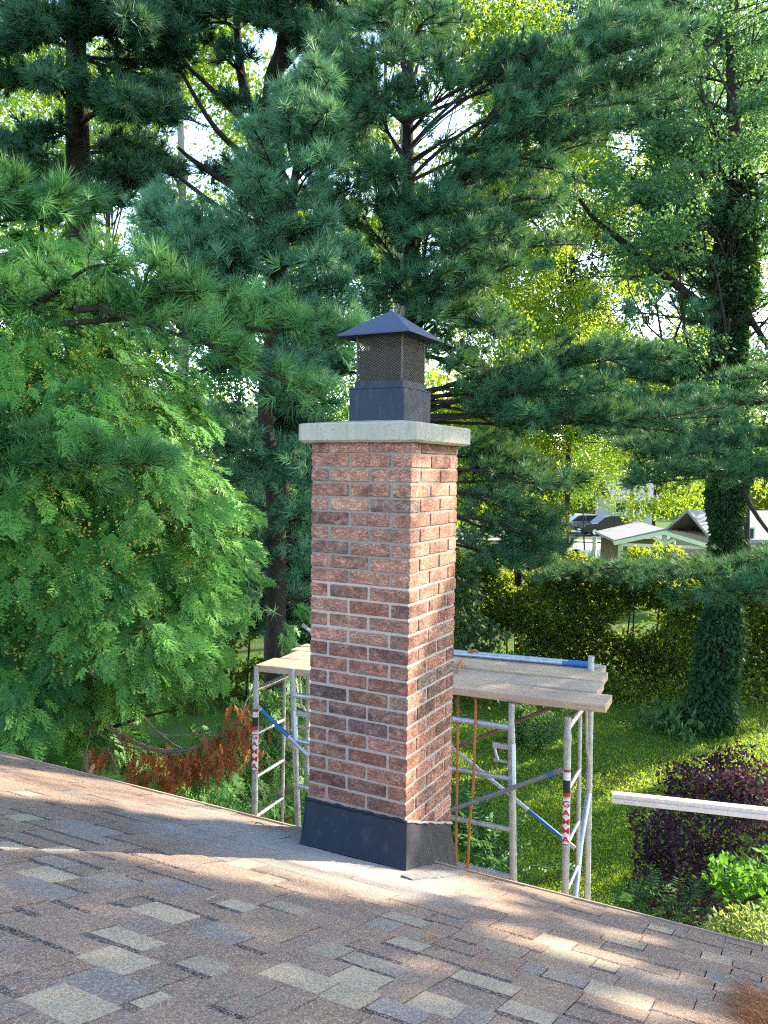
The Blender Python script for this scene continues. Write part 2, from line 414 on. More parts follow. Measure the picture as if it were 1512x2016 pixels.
def course_of(u, s): return math.floor((s_eave(u) - s) / EXPO)        # 0 is the course at the eave
for lst, pal in ((LIGHT, TAN), (GREYT, GRY)):
    for px, py, w in lst:
        u, s = to_roof(px, py); k = course_of(u, s)
        if 0 <= k < 40: courses.setdefault(k, []).append((u - w / 2, u + w / 2, pal[rng.integers(3)]))
NC = 29
tabs = []
for k in range(NC):
    forced = sorted(courses.get(k, [])); u = -6.4 + rng.uniform(0, .2); fi = 0; hi = rng.random() < .5
    while u < 6.4:
        nxt = forced[fi] if fi < len(forced) else None
        if nxt and nxt[0] < u + .05:
            u0, u1, c = u, nxt[1], nxt[2]; fi += 1
            if u1 <= u0 + .03: continue
        else:
            w = rng.choice([.09, .13, .17, .21, .27, .32]); u0 = u; u1 = u + w
            if nxt and u1 > nxt[0]: u1 = nxt[0]
            r = rng.random()
            c = BR[rng.integers(6)] if r < .80 else (GRY[rng.integers(3)] if r < .86 else (TAN[rng.integers(3)] if abs(u) > 2.6 else BR[4]))
        j = rng.uniform(.92, 1.10); hi = not hi if rng.random() < .85 else hi
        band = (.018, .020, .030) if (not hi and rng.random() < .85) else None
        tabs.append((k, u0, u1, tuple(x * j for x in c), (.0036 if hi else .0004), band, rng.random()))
        u = u1
def tab_geo(t):
    k, u0, u1, c, h, band, rn = t
    g0 = .0034 if rn < .6 else .0018; u0 += g0; u1 -= .0012; ex = EXPO + .014; um = (u0 + u1) / 2
    bw = .036 if band else .010
    V = []; C = []
    lift = lambda q: h * (.35 + .65 * q) + .0022 * q + .0003
    ss = [0, (EXPO - bw) / ex, (EXPO - bw) / ex + .004, 1.0]           # from the butt edge up the slope
    for u in (u0, u1):
        se = s_eave(u) - k * EXPO + .0016 * math.sin(u * 57 + k * 1.3)
        for i, q in enumerate(ss):
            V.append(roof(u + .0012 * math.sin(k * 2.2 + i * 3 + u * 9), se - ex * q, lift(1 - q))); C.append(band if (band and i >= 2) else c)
        V.append(roof(u, se, -.004)); C.append((.03, .028, .03)); V.append(roof(u, se - ex, -.006)); C.append((.03, .028, .03))
    F = [(i, i + 1, 7 + i, 6 + i) for i in range(3)] + [(0, 4, 5, 3, 2, 1), (6, 7, 8, 9, 11, 10), (0, 6, 10, 4)]
    return V, F, C
def proj(p):
    d = np.asarray(p, float) - CAM; w = d @ _F
    return (CX + FPX * (d @ _R) / w, CY - FPX * (d @ _U) / w, w)
def tab_area(t):
    k, u0, u1 = t[:3]; um = (u0 + u1) / 2
    a = proj(roof(um, s_eave(um) - (k + .5) * EXPO))
    if a[2] < .2: return 0
    if not (-30 < a[0] < 1542 and -30 < a[1] < 2050): return 0
    return (u1 - u0) / a[2] ** 2.2
order = sorted(range(len(tabs)), key=lambda i: -tab_area(tabs[i]))
single = [i for i in order[:290] if tab_area(tabs[i]) > 0]
for i in single:                                   # each shingle tab in view a piece of its own
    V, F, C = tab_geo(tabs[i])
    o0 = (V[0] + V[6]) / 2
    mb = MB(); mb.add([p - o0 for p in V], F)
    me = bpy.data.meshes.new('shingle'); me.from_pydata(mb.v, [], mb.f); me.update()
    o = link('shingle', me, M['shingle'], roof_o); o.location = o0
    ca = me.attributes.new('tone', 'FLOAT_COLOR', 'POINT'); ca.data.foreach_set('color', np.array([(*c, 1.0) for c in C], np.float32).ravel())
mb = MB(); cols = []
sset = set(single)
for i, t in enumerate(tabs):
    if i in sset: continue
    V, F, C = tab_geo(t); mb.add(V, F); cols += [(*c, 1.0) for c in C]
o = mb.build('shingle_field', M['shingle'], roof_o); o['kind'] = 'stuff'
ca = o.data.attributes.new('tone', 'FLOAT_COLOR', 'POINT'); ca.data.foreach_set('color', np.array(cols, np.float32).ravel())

# ================================================================== chimney
W = .498
chim = empty('chimney', (-W / 2, W / 2, GZ), 'tall square red brick chimney with a concrete slab on top', 'chimney')
NROW = 31
def zc(k): return -.064 * k if k <= 10 else -.64 - .0661 * (k - 10)
rec = .0045
def core(name, z0, z1, mat):
    mb = MB(); n = 1
    mb.box((-W / 2, W / 2, (z0 + z1) / 2), (W / 2 - rec, W / 2 - rec, (z1 - z0) / 2)); return mb.build(name, mat, chim)
core('mortar_upper', zc(10) + .004, .0, M['mortar_new'])
core('mortar_lower', zc(NROW) - .1, zc(10) + .0039, M['mortar_old'])
mb = MB(); mb.box((-W / 2, W / 2, (GZ + zc(NROW)) / 2 - .02), (W / 2 - .001, W / 2 - .001, (zc(NROW) - GZ) / 2 - .03)); mb.build('chimney_base', M['wall_brown'], chim)
def brick_mesh(l, d, h):
    V = []; hx, hy, hz = l / 2, d / 2, h / 2; b = .0035; r = lambda a: rng.uniform(-a, a)
    import itertools
    idx = {}
    for sx, sy, sz in itertools.product((-1, 1), repeat=3):
        j = np.array([r(.0016), r(.0016), r(.0014)])
        c = np.array([sx * hx, sy * hy, sz * hz]) + j
        for a in range(3):
            off = np.array([sx, sy, sz]) * b * np.array([0 if q == a else 1 for q in range(3)])
            idx[(sx, sy, sz, a)] = len(V); V.append(c - off)
    F = []
    for a in range(3):
        o1, o2 = [q for q in range(3) if q != a]
        for s in (-1, 1):
            q = []
            for t1, t2 in ((-1, -1), (1, -1), (1, 1), (-1, 1)):
                k = [0, 0, 0]; k[a] = s; k[o1] = t1; k[o2] = t2; q.append(idx[(*k, a)])
            F.append(tuple(q) if (s == 1) == (a != 1) else tuple(q[::-1]))
    for a in range(3):                             # edge bevels, along axis a
        o1, o2 = [q for q in range(3) if q != a]
        for t1 in (-1, 1):
            for t2 in (-1, 1):
                k0 = [0, 0, 0]; k1 = [0, 0, 0]; k0[a] = -1; k1[a] = 1
                for kk in (k0, k1): kk[o1] = t1; kk[o2] = t2
                F.append((idx[(*k0, o1)], idx[(*k1, o1)], idx[(*k1, o2)], idx[(*k0, o2)]))
    for c in itertools.product((-1, 1), repeat=3): F.append(tuple(idx[(*c, a)] for a in range(3)))
    me = bpy.data.meshes.new('brick'); me.from_pydata([tuple(v) for v in V], [], F)
    import bmesh
    bm = bmesh.new(); bm.from_mesh(me); bmesh.ops.recalc_face_normals(bm, faces=bm.faces); bm.to_mesh(me); bm.free()
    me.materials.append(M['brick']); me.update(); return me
FL = (W - .088 - .028) / 2 + .001
BM = [brick_mesh(FL, .088, .0548) for _ in range(8)]
RED = [(.44, .170, .100), (.40, .150, .090), (.36, .130, .082), (.42, .190, .110), (.32, .130, .085), (.37, .165, .10)]
ORG = [(.58, .270, .185), (.54, .240, .165), (.52, .225, .155), (.60, .30, .20), (.48, .205, .150)]
DRK = [(.125, .088, .082), (.14, .098, .09), (.17, .11, .10)]
TNB = [(.33, .25, .19), (.36, .27, .20), (.30, .22, .17)]
MID = [(.33, .155, .100), (.34, .170, .110), (.29, .14, .098)]
special = {(5, 0, 1): (.20, .15, .135), (7, 0, 1): (.26, .16, .125), (18, 0, 0): (.10, .075, .065), (19, 0, 0): (.13, .095, .085), (19, 0, 1): (.14, .085, .07), (20, 0, 1): (.14, .095, .095),
           (17, 1, 0): TNB[0], (17, 1, 1): TNB[2], (18, 1, 0): TNB[1], (18, 1, 1): (.30, .18, .13), (6, 0, 0): (.24, .12, .10), (8, 0, 0): (.20, .11, .09), (13, 0, 1): (.22, .11, .085),
           (1, 0, 1): (.34, .17, .14), (4, 0, 2): (.25, .10, .085)}
side = [((-W, 0), (1, 0)), ((0, 0), (0, 1)), ((0, W), (-1, 0)), ((-W, W), (0, -1))]
for k in range(1, NROW + 1):
    z = (zc(k - 1) + zc(k)) / 2 - (.002 if k == 1 else 0)
    for si, (o0, d) in enumerate(side):
        inw = (-d[1], d[0])                        # towards the middle of the stack
        for j in range(2):
            jm = .014
            if k % 2: a = .088 + jm + j * (FL + jm)
            else: a = j * (FL + jm)
            a = min(a, W - FL); cpos = a + FL / 2
            x = o0[0] + d[0] * cpos + inw[0] * .044; y = o0[1] + d[1] * cpos + inw[1] * .044
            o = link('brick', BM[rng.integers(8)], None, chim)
            pr = rng.uniform(-.0012, .0012)
            o.location = (x - inw[0] * pr, y - inw[1] * pr, z + rng.uniform(-.0008, .0008))
            o.rotation_euler = (0, rng.uniform(-.003, .003), math.atan2(d[1], d[0]) + (math.pi if rng.random() < .5 else 0))
            r = rng.random()
            if k <= 10: c = (ORG if r < .72 else (RED if r < .88 else MID))
            else: c = (RED if r < .55 else (MID if r < .82 else (ORG if r < .96 else DRK)))
            c = c[rng.integers(len(c))]; jj = rng.uniform(.88, 1.12)
            c = special.get((k, si, j), tuple(v * jj for v in c))
            o.color = (*c, 1)
# concrete slab
cx, cy_ = -W / 2 + .003, W / 2 - .003
mb = MB(); hs = .2905; zb, zt = -.018, .066
V = []; F = []
prof = [(hs - .012, zb), (hs, zb + .010), (hs + .001, zt - .006), (hs - .005, zt), (hs - .16, zt + .018)]
N = 14
def ring(h, z, n=N):
    pts = []
    for a, b in (((-1, -1), (1, -1)), ((1, -1), (1, 1)), ((1, 1), (-1, 1)), ((-1, 1), (-1, -1))):
        for i in range(n):
            t = i / n; p = np.array([a[0] + (b[0] - a[0]) * t, a[1] + (b[1] - a[1]) * t]) * h
            pts.append((cx + p[0] + rng.uniform(-.0013, .0013), cy_ + p[1] + rng.uniform(-.0013, .0013), z + rng.uniform(-.0011, .0011)))
    return pts
for h, z in prof: V += ring(h, z)
n4 = 4 * N
for i in range(len(prof) - 1):
    for q in range(n4): F.append((i * n4 + q, i * n4 + (q + 1) % n4, (i + 1) * n4 + (q + 1) % n4, (i + 1) * n4 + q))
F.append(tuple(range(n4))[::-1]); F.append(tuple((len(prof) - 1) * n4 + q for q in range(n4)))
mb.add(V, F); mb.build('concrete_slab', M['concrete'], chim)

# flashing: flared skirts of dark sheet metal
def sheet_grid(mb, top, bot, nu=14, nv=8, bulge=.0, wav=.003, nrmv=(0, -1, 0), seed=0, mi=0):
    rr = np.random.default_rng(seed); V = []
    ph = rr.uniform(0, 6, 4)
    for j in range(nv + 1):
        t = j / nv
        for i in range(nu + 1):
            s = i / nu
            p = np.array(top(s)) * (1 - t) + np.array(bot(s)) * t
            e = (t ** 2 - t) * bulge + wav * (math.sin(9 * s + ph[0]) * math.sin(4 * t + ph[1]) + .6 * math.sin(21 * s + ph[2] + 2 * t)) * (1 if 0 < t else .3)
            V.append(p + np.array(nrmv) * e)
    F = [(j * (nu + 1) + i, (j + 1) * (nu + 1) + i, (j + 1) * (nu + 1) + i + 1, j * (nu + 1) + i + 1) for j in range(nv) for i in range(nu)]
    mb.add(V, F, mi, True)
L = np.array
tl = on(602, 1572, (0, -.006, 0), (0, 1, 0)); tc = on(797, 1617, (0, -.006, 0), (0, 1, 0))
tcr = L([.007, -.006, tc[2]]); tr = on(889, 1620, (.007, 0, 0), (1, 0, 0))
bl = on(590, 1661, roof(0, 0, .006), NR); bc = on(800, 1714, roof(0, 0, .006), NR)
br = on(899, 1707, (.045, 0, 0), (1, 0, 0))
mb = MB()
lerp = lambda a, b: (lambda s: a + (b - a) * s)
sheet_grid(mb, lerp(L([-W - .012, tl[1], tl[2]]), tcr), lerp(bl, bc), 26, 9, .012, .0035, (0, -1, 0), 3)
sheet_grid(mb, lerp(tcr, L([.007, tr[1] + .006, tr[2]])), lerp(bc, br), 16, 9, .010, .0035, (1, 0, 0), 5)
hb = L([-W - .06, W + .05, br[2]])
sheet_grid(mb, lerp(L([-W - .012, W, tr[2]]), L([-W - .012, tl[1], tl[2]])), lerp(hb, bl), 10, 6, .01, .003, (-1, 0, 0), 8)
sheet_grid(mb, lerp(L([.007, tr[1] + .006, tr[2]]), L([-W - .012, W, tr[2]])), lerp(br, hb), 10, 6, .01, .003, (0, 1, 0), 9)
fl = mb.build('flashing', M['flash'], chim)
mb = MB()                                          # sealant bead and folded lip along the top, pan lying on the roof
pts = [L([-W - .012, tl[1], tl[2]]) * (1 - t) + tcr * t + L([0, -.002, .0016 * math.sin(t * 23) + .0012 * math.sin(t * 57 + 1)]) for t in np.linspace(0, 1, 26)]
mb.tube(pts, [.0065 + .002 * math.sin(i * 1.7) for i in range(26)], 6)
mb.build('sealant_bead', M['flash'], fl)
mb = MB()
pts = [tcr * (1 - t) + L([.007, tr[1], tr[2]]) * t + L([.003, 0, .0018 * math.sin(t * 17) + .0015 * math.sin(t * 41)]) for t in np.linspace(0, 1, 18)]
mb.tube(pts, [.006 + .002 * math.sin(i * 2.1) for i in range(18)], 6)
mb.build('sealant_bead', M['mortar_old'], fl)
mb = MB()
q = [on(790, 1722, roof(0, 0, .010), NR), on(905, 1708, roof(0, 0, .010), NR), on(925, 1711, roof(0, 0, .010), NR), on(880, 1724, roof(0, 0, .010), NR), on(812, 1731, roof(0, 0, .010), NR)]
mb.add([p for p in q] + [p - .008 * NR for p in q], [(0, 1, 2, 3, 4)[::-1], (5, 6, 7, 8, 9), (0, 1, 6, 5), (1, 2, 7, 6), (2, 3, 8, 7), (3, 4, 9, 8), (4, 0, 5, 9)])
mb.build('flashing_pan', M['lead'], chim)

# ================================================================== chimney cap
ccx, ccy = -.236, .254
cap = empty('chimney_cowl', (ccx, ccy, .07), 'black metal chimney cap with pyramid lid and mesh sides on the slab', 'chimney cap')
mb = MB()
def ring_box(mb, h, z0, z1, mi=0, t=.004):
    for a in range(4):
        d = [(1, 0), (0, 1), (-1, 0), (0, -1)][a]; n = (d[1], -d[0])
        c = L([ccx + n[0] * (h - t / 2), ccy + n[1] * (h - t / 2), (z0 + z1) / 2])
        mb.box(c, ((h - t if a % 2 else h) if d[0] else t / 2, t / 2 if d[0] else h - t, (z1 - z0) / 2), None, mi)
ring_box(mb, .138, .062, .226)
mb.box((ccx, ccy, .2275), (.138, .138, .0035))
mb.build('base_box', M['black'], cap)
mb = MB(); ring_box(mb, .1215, .231, .262, 0, .003); mb.build('collar', M['black'], cap)
mb = MB()
hc, za, zb2 = .1155, .258, .468
def strands(mb, o, d, n):
    w = 2 * hc; hgt = zb2 - za; sl_ = .60; pitch = .0185
    for sgn in (1, -1):
        c0 = -hgt / sl_ - .02
        x = c0
        while x < w + hgt / sl_ + .02:
            pts = []
            for tt in (0, 1):
                pts.append((x + sgn * tt * hgt / sl_, tt * hgt))
            (xa, ya), (xb, yb) = pts
            t0, t1 = 0.0, 1.0
            for lo_, hi_ in ((0, w),):
                dx = xb - xa
                ta, tb = (lo_ - xa) / dx, (hi_ - xa) / dx
                t0 = max(t0, min(ta, tb)); t1 = min(t1, max(ta, tb))
            if t1 > t0:
                pa = L(o) + L(d) * (xa + (xb - xa) * t0) + L([0, 0, za + t0 * hgt]) + L(n) * (.0008 * sgn)
                pb = L(o) + L(d) * (xa + (xb - xa) * t1) + L([0, 0, za + t1 * hgt]) + L(n) * (.0008 * sgn)
                mb.bar(pa, pb, .0016, .0027, n)
            x += pitch
for a in range(4):
    d = [(1, 0, 0), (0, 1, 0), (-1, 0, 0), (0, -1, 0)][a]; n = (d[1], -d[0], 0)
    strands(mb, (ccx + n[0] * hc - d[0] * hc, ccy + n[1] * hc - d[1] * hc, 0), d, n)
for sx in (-1, 1):
    for sy in (-1, 1): mb.box((ccx + sx * (hc - .003), ccy + sy * (hc - .003), (za + zb2) / 2), (.0035, .0035, (zb2 - za) / 2))
mb.build('mesh_screen', M['mesh'], cap)
mb = MB()
lh, lz, az = .181, .466, .592
c = [(ccx - lh, ccy - lh, lz), (ccx + lh, ccy - lh, lz), (ccx + lh, ccy + lh, lz), (ccx - lh, ccy + lh, lz)]
ap = (ccx, ccy, az)
ci = [(x * .985 + ccx * .015, y * .985 + ccy * .015, z - .004) for x, y, z in c]; api = (ccx, ccy, az - .006)
lip = [(x, y, z - .007) for x, y, z in c]
mb.add(c + [ap], [(0, 1, 4), (1, 2, 4), (2, 3, 4), (3, 0, 4)])
mb.add(ci + [api], [(1, 0, 4), (2, 1, 4), (3, 2, 4), (0, 3, 4)])
mb.add(c + lip, [(0, 4, 5, 1), (1, 5, 6, 2), (2, 6, 7, 3), (3, 7, 4, 0)])
mb.add(lip + ci, [(0, 4, 5, 1), (1, 5, 6, 2), (2, 6, 7, 3), (3, 7, 4, 0)])
mb.build('lid', M['lid'], cap)
mb = MB(); ring_box(mb, .106, .232, .400, 0, .02)                # square flue tile; near-black colour and height stand in for shade inside the screen
mb.build('flue_tile', M['clay'], cap)

# ================================================================== scaffold
SP = L([.33, 1.40, 0]); SN = L([-.06, 1, 0]); SD = nrm([1, .06, 0]); SB = nrm([-.06, 1, 0])
def fp(px, py, q=SP, n=SN): return on(px, py, q, n)
def ext(a, b, z): t = (z - a[2]) / (b[2] - a[2]); return a + (b - a) * t
def post(mb, a, b, r=.0205, pin=True, zg=GZ):
    e = ext(a, b, zg)
    mb.tube([e, a], r, 14)
    return e
def coupler(mb, p, d, r=.0235, l=.05): mb.tube([L(p) - nrm(d) * l / 2, L(p) + nrm(d) * l / 2], r, 12)

NLt, NLb = fp(505, 1312), fp(501, 1606); NRt, NRb = fp(1118, 1411), fp(1112.6, 1758)
ALt, ALb = fp(577, 1316), fp(587, 1627); ARt, ARb = fp(1007.5, 1384), fp(1011, 1734.6)
NL0, NR0 = L([*NLt[:2], 0]), L([*NRt[:2], 0])
def endp(px, py, q0): return on(px, py, q0, SD)     # the plane of an end frame
Lthin = [endp(601.5, 1398, NL0), endp(597, 1602, NL0)]; Rthin = [endp(1141.5, 1420, NR0), endp(1132.5, 1755, NR0)]
Rfar = [endp(1161, 1422, NR0), endp(1153, 1767, NR0)]
FY = float((Rfar[0] - NRt) @ SB)                    # frame depth, about 0.85 m
FT = float((Rthin[0] - NRt) @ SB)
def end_frame(nt, nb, zr, name, label, left):
    fr = empty(name, (*nt[:2], GZ), label, 'scaffold frame', 'tubular scaffold frames round the chimney')
    lean = (nb - nt) / (nb[2] - nt[2])
    A = lambda z, off: nt + lean * (z - nt[2]) + SB * off
    mb = MB(); mb.tube([A(GZ, 0), A(nt[2] - .10, 0)], .0210, 14); mb.tube([A(nt[2] - .10, 0), A(nt[2], 0)], .0185, 14); mb.build('post', M['galv'], fr)
    mb = MB(); mb.tube([A(GZ, FY), A(nt[2] + (.20 if not left else -.06), FY)], .0200, 14); mb.build('post', M['galv'], fr)
    mb = MB(); mb.tube([A(GZ, FT), A(zr[0] - .01, FT)], .0125, 10); mb.build('ladder_post', M['galv'], fr)
    mb = MB(); mb.tube([A(zr[0], 0), A(zr[0], FY)], .020, 14); mb.build('top_ledger', M['galv'], fr)
    for z in list(zr[1:]) + [zr[-1] - .36 * i for i in range(1, 9)]:
        if z > GZ + .1: mb = MB(); mb.tube([A(z, 0), A(z, FT)], .0125, 10); mb.build('rung', M['galv'], fr)
    mb = MB(); z = zr[1] - .05                      # knee brace from the far post up to the ledger
    mb.tube([A(z - .10, FY), A(z + .02, FY - .03), A(z + .10, FY - .10), A(zr[0], FY - .14)], .010, 8); mb.build('knee_brace', M['galv'], fr)
    mb = MB(); coupler(mb, A(nt[2] - .12, 0), (0, 0, 1)); mb.build('coupling_pin', M['galv'], fr)
    return fr, A
lz_ = [fp(505, 1358)[2], fp(504, 1446)[2], fp(503, 1531)[2], fp(502, 1610)[2]]
rz_ = [fp(1117, 1432)[2], fp(1116, 1558)[2], fp(1114, 1666)[2], fp(1113, 1760)[2]]
FLf, FA1 = end_frame(NLt, NLb, lz_, 'scaffold_section', 'grey tube scaffold frame left of the chimney, sticker lettering on its near post', True)
FRf, FA2 = end_frame(NRt, NRb, rz_, 'scaffold_section', 'grey tube scaffold frame under the right end of the planks, bright red lettering', False)
mb = MB(); mb.tube([FA2(rz_[3] + .33, FY), FA2(rz_[3] + .10, FY * .62), FA2(rz_[3] - .38, FY * .25)], .0185, 12); mb.build('knee_brace', M['galv'], FRf)
# middle frame, parallel to the eave, right behind the chimney
frA = empty('scaffold_section', (*ALt[:2], GZ), 'grey tube scaffold frame directly behind the brick chimney with four long rungs', 'scaffold frame', 'tubular scaffold frames round the chimney')
off = SB * .0
mb = MB(); e = post(mb, ALt - L([0, 0, .10]), ALb, .0205); mb.tube([ALt - L([0, 0, .11]), ALt], .0180, 14); mb.build('post', M['galv'], frA)
mb = MB(); e = post(mb, ARt - L([0, 0, .13]), ARb, .0215); mb.tube([ARt - L([0, 0, .14]), ARt], .0185, 14); mb.build('post', M['galv'], frA)
def AL(z): return ext(ALt, ALb, z)
def AR(z): return ext(ARt, ARb, z)
az_ = [fp(1008, 1433)[2], fp(1008, 1534)[2], fp(1009, 1634)[2], fp(1010, 1727)[2]]
for i, z in enumerate(az_ + [az_[-1] - .37 * j for j in range(1, 8)]):
    if z < GZ + .1: continue
    mb = MB(); mb.tube([AL(z), AR(z)], .0195 if i == 0 else .0145, 12); mb.build('top_ledger' if i == 0 else 'rung', M['galv'], frA)
for s_, P_ in ((1, AL), (-1, AR)):
    z = az_[0] - .115
    mb = MB(); mb.bar(P_(z), P_(z) + SD * s_ * .115, .022, .03); mb.tube([P_(z) + SD * s_ * .112 + L([0, 0, .01]), P_(z - .05) + SD * s_ * .10, P_(z - .09) + SD * s_ * .085], .009, 8)
    mb.bar(P_(z - .09), P_(z - .09) + SD * s_ * .11, .012, .014)
    mb.build('lock_bracket', M['galv'], frA)
# stickers with stacked lettering
def curved_patch(mb, A, z0, z1, r, a0, a1, mi=0, n=10):
    cdir = nrm([CAM[0] - A((z0 + z1) / 2, 0)[0], CAM[1] - A((z0 + z1) / 2, 0)[1], 0]); side_ = np.cross(L([0, 0, 1.]), cdir)
    V = []
    for z in (z0, z1):
        for i in range(n + 1):
            a = a0 + (a1 - a0) * i / n
            V.append(A(z, 0) + r * (math.cos(a) * cdir + math.sin(a) * side_))
    mb.add(V, [(i, i + 1, n + 2 + i, n + 1 + i) for i in range(n)], mi, True)
def letter_mesh(ch, size):
    cu = bpy.data.curves.new('letter', 'FONT'); cu.body = ch; cu.size = size; cu.align_x = 'CENTER'; cu.resolution_u = 3; cu.offset = size * .028
    ob = bpy.data.objects.new('letter', cu); COL.objects.link(ob)
    dg = bpy.context.evaluated_depsgraph_get(); me = bpy.data.meshes.new_from_object(ob.evaluated_get(dg))
    import bmesh
    bm = bmesh.new(); bm.from_mesh(me); w_ = max(abs(v.co.x) for v in bm.verts)
    for q in (-.75, -.5, -.25, 0, .25, .5, .75):          # cut into narrow strips so that the print bends round the tube
        bmesh.ops.bisect_plane(bm, geom=bm.verts[:] + bm.edges[:] + bm.faces[:], plane_co=(q * w_ + 1e-5, 0, 0), plane_no=(1, 0, 0))
    bm.to_mesh(me); bm.free()
    vs_ = [tuple(v.co) for v in me.vertices]; fs_ = [tuple(p.vertices) for p in me.polygons]
    bpy.data.objects.remove(ob); bpy.data.curves.remove(cu); bpy.data.meshes.remove(me)
    return vs_, fs_
def sticker(fr, A, pys, turn, full):
    zz = lambda py: (fp(505, py) if fr is FLf else fp(1115, py))[2]
    (r0, r1, w1, k1, b1, s0, s1) = [zz(v) for v in pys]
    r = .0216
    mb = MB(); curved_patch(mb, A, s1, s0, r, -1.15 + turn, 1.15 + turn); st = mb.build('sticker', M['white_label'], fr)
    mb = MB(); curved_patch(mb, A, r1, r0, r, -1.25 + turn, 1.25 + turn); mb.build('red_band', M['red_label'], st)
    mb = MB(); curved_patch(mb, A, w1, r1 - .0005, r, -1.25 + turn, 1.25 + turn); mb.build('white_band', M['white_label'], st)
    mb = MB(); curved_patch(mb, A, k1, w1 - .0005, r, -1.25 + turn, 1.25 + turn); mb.build('black_band', M['black_label'], st)
    mb = MB(); curved_patch(mb, A, b1, k1 - .0005, r, -1.25 + turn, 1.25 + turn); mb.build('red_band', M['red_label'], st)
    mb = MB(); curved_patch(mb, A, s1 + .002, s1 + .008, r + .0004, -.95 + turn, .95 + turn); mb.build('dark_line', M['black_label'], st)
    hL = (s0 - s1) / 5.25; size = hL * .98
    for i, ch in enumerate("GAMMA"):
        vs_, fs_ = letter_mesh(ch, size)
        zb_ = s0 - (i + .92) * hL
        p0 = A(zb_, 0); cdir = nrm([CAM[0] - p0[0], CAM[1] - p0[1], 0]); side_ = np.cross(L([0, 0, 1.]), cdir)
        V = []
        for x, y, z in vs_:
            a = turn + x * 1.30 / r
            V.append(A(zb_ + y * .98, 0) + (r + .0009) * (math.cos(a) * cdir + math.sin(a) * side_))
        mb = MB(); mb.add(V, fs_); mb.build('letter', M['red_label'], st)
    return st
sticker(FLf, FA1, (1395, 1400, 1411, 1429, 1436, 1440, 1517), -.35, True)
sticker(FRf, FA2, (1513, 1518, 1534, 1559, 1566, 1570, 1662), -.10, True)
mb = MB()
AA = lambda z, o: AR(z)
curved_patch(mb, AA, fp(1009, 1545)[2], fp(1009, 1462)[2], .0222, -.1, 1.2); mb.build('sticker', M['white_label'], frA)
mb = MB(); AB = lambda z, o: AL(z)
curved_patch(mb, AB, fp(583, 1472)[2], fp(581, 1398)[2], .0212, -.3, 1.2); mb.build('sticker', M['white_label'], frA)

# planks
def plank(pl, pr, depth, label, mat, th=.046):
    pl = L(pl); pr = L(pr); d = nrm(pr - pl); sb = nrm(np.cross(L([0, 0, 1.]), d))
    o = empty('scaffold_plank', tuple((pl + pr) / 2), label, 'plank', 'scaffold planks of the deck')
    return o
zdl, zdr = fp(504, 1309)[2], fp(1199, 1388)[2]
DL, DR = fp(504, 1309), fp(1192, 1387.5)
PW = .232
labels = ['weathered scaffold plank at the front edge of the deck, nearest the house', 'bleached scaffold plank second from the deck front, tight behind the front one',
          'ridged scaffold plank third from the front, raised edge shading the next', 'rear scaffold plank that carries the blue-ended brace tubes']
ends = [(0, .0), (.04, -.085), (-.02, -.10), (.02, -.15)]
dk = [0, .0, .007, .002]
mats = ['plank', 'plank_grey', 'plank_warm', 'plank_grey']
for i in range(4):
    a = DL + SB * (PW + .006) * i + SD * ends[i][0] - L([0, 0, 0]) ; b = DR + SB * (PW + .006) * i + SD * ends[i][1]
    a = a + L([0, 0, dk[i]]); b = b + L([0, 0, dk[i]])
    d = nrm(b - a); sb = nrm(np.cross(L([0, 0, 1.]), d)); up = np.cross(d, sb)
    ln = np.linalg.norm(b - a); nx = 20
    V = []; pr_ = [(0.004, 0), (PW - .004, 0), (PW, -.004), (PW, -.042), (PW - .004, -.046), (.004, -.046), (0, -.042), (0, -.004)]
    for j in range(nx + 1):
        t = j / nx; w = .0025 * math.sin(5 * t + i * 2.1) + .0015 * math.sin(13 * t + i)
        for y, z in pr_: V.append(a + d * ln * t + sb * (y + .0015 * math.sin(9 * t + i)) + up * (z + w * (1 + .6 * (y > .1))))
    F = [(j * 8 + q, j * 8 + (q + 1) % 8, (j + 1) * 8 + (q + 1) % 8, (j + 1) * 8 + q) for j in range(nx) for q in range(8)]
    F += [tuple(range(8))[::-1], tuple(nx * 8 + q for q in range(8))]
    mb = MB(); mb.add(V, F); o = mb.build('scaffold_plank', M[mats[i]])
    import bmesh
    bm = bmesh.new(); bm.from_mesh(o.data); bmesh.ops.recalc_face_normals(bm, faces=bm.faces); bm.to_mesh(o.data); bm.free()
    tag(o, labels[i], 'plank', 'scaffold planks of the deck')

# cross braces
def brace(a, b, label, mat, blue=(0, 0), r=.0135, red=False):
    a = L(a); b = L(b); d = nrm(b - a); ln = np.linalg.norm(b - a)
    mb = MB(); mb.tube([a + d * .04, b - d * .04], r, 10)
    for p, s in ((a, 1), (b, -1)): mb.bar(p - d * s * .012, p + d * s * .055, .028, .004, SB)
    o = mb.build('cross_brace', mat)
    tag(o, label, 'brace', 'scaffold cross braces')
    for p, s, bl_ in ((a, 1, blue[0]), (b, -1, blue[1])):
        if bl_: mb = MB(); mb.tube([p + d * s * .045, p + d * s * bl_], r + .0006, 10, False); mb.build('painted_end', M['blue'], o)
    return o
of = -SB * .03
p1 = fp(511, 1387) + of; p1b = fp(611, 1484) + of; dd = p1b - p1; dd = dd / (dd @ SD)
p1e = p1 + dd * float((NRt - NLt) @ SD)
brace(p1, p1e, 'blue-ended brace slanting down from the left scaffold post into the chimney', M['galv'], (.30, 0))
p2 = fp(1108, 1511) + of * 1.6; p2b = fp(893, 1589) + of * 1.6; dd = p2b - p2; dd = dd / abs(dd @ SD)
brace(p2 + dd * 2.1, p2, 'dark brace rising past the rungs to the lettered right post', M['galv_dark'], (0, .09))
qf = SP + SB * FY; 
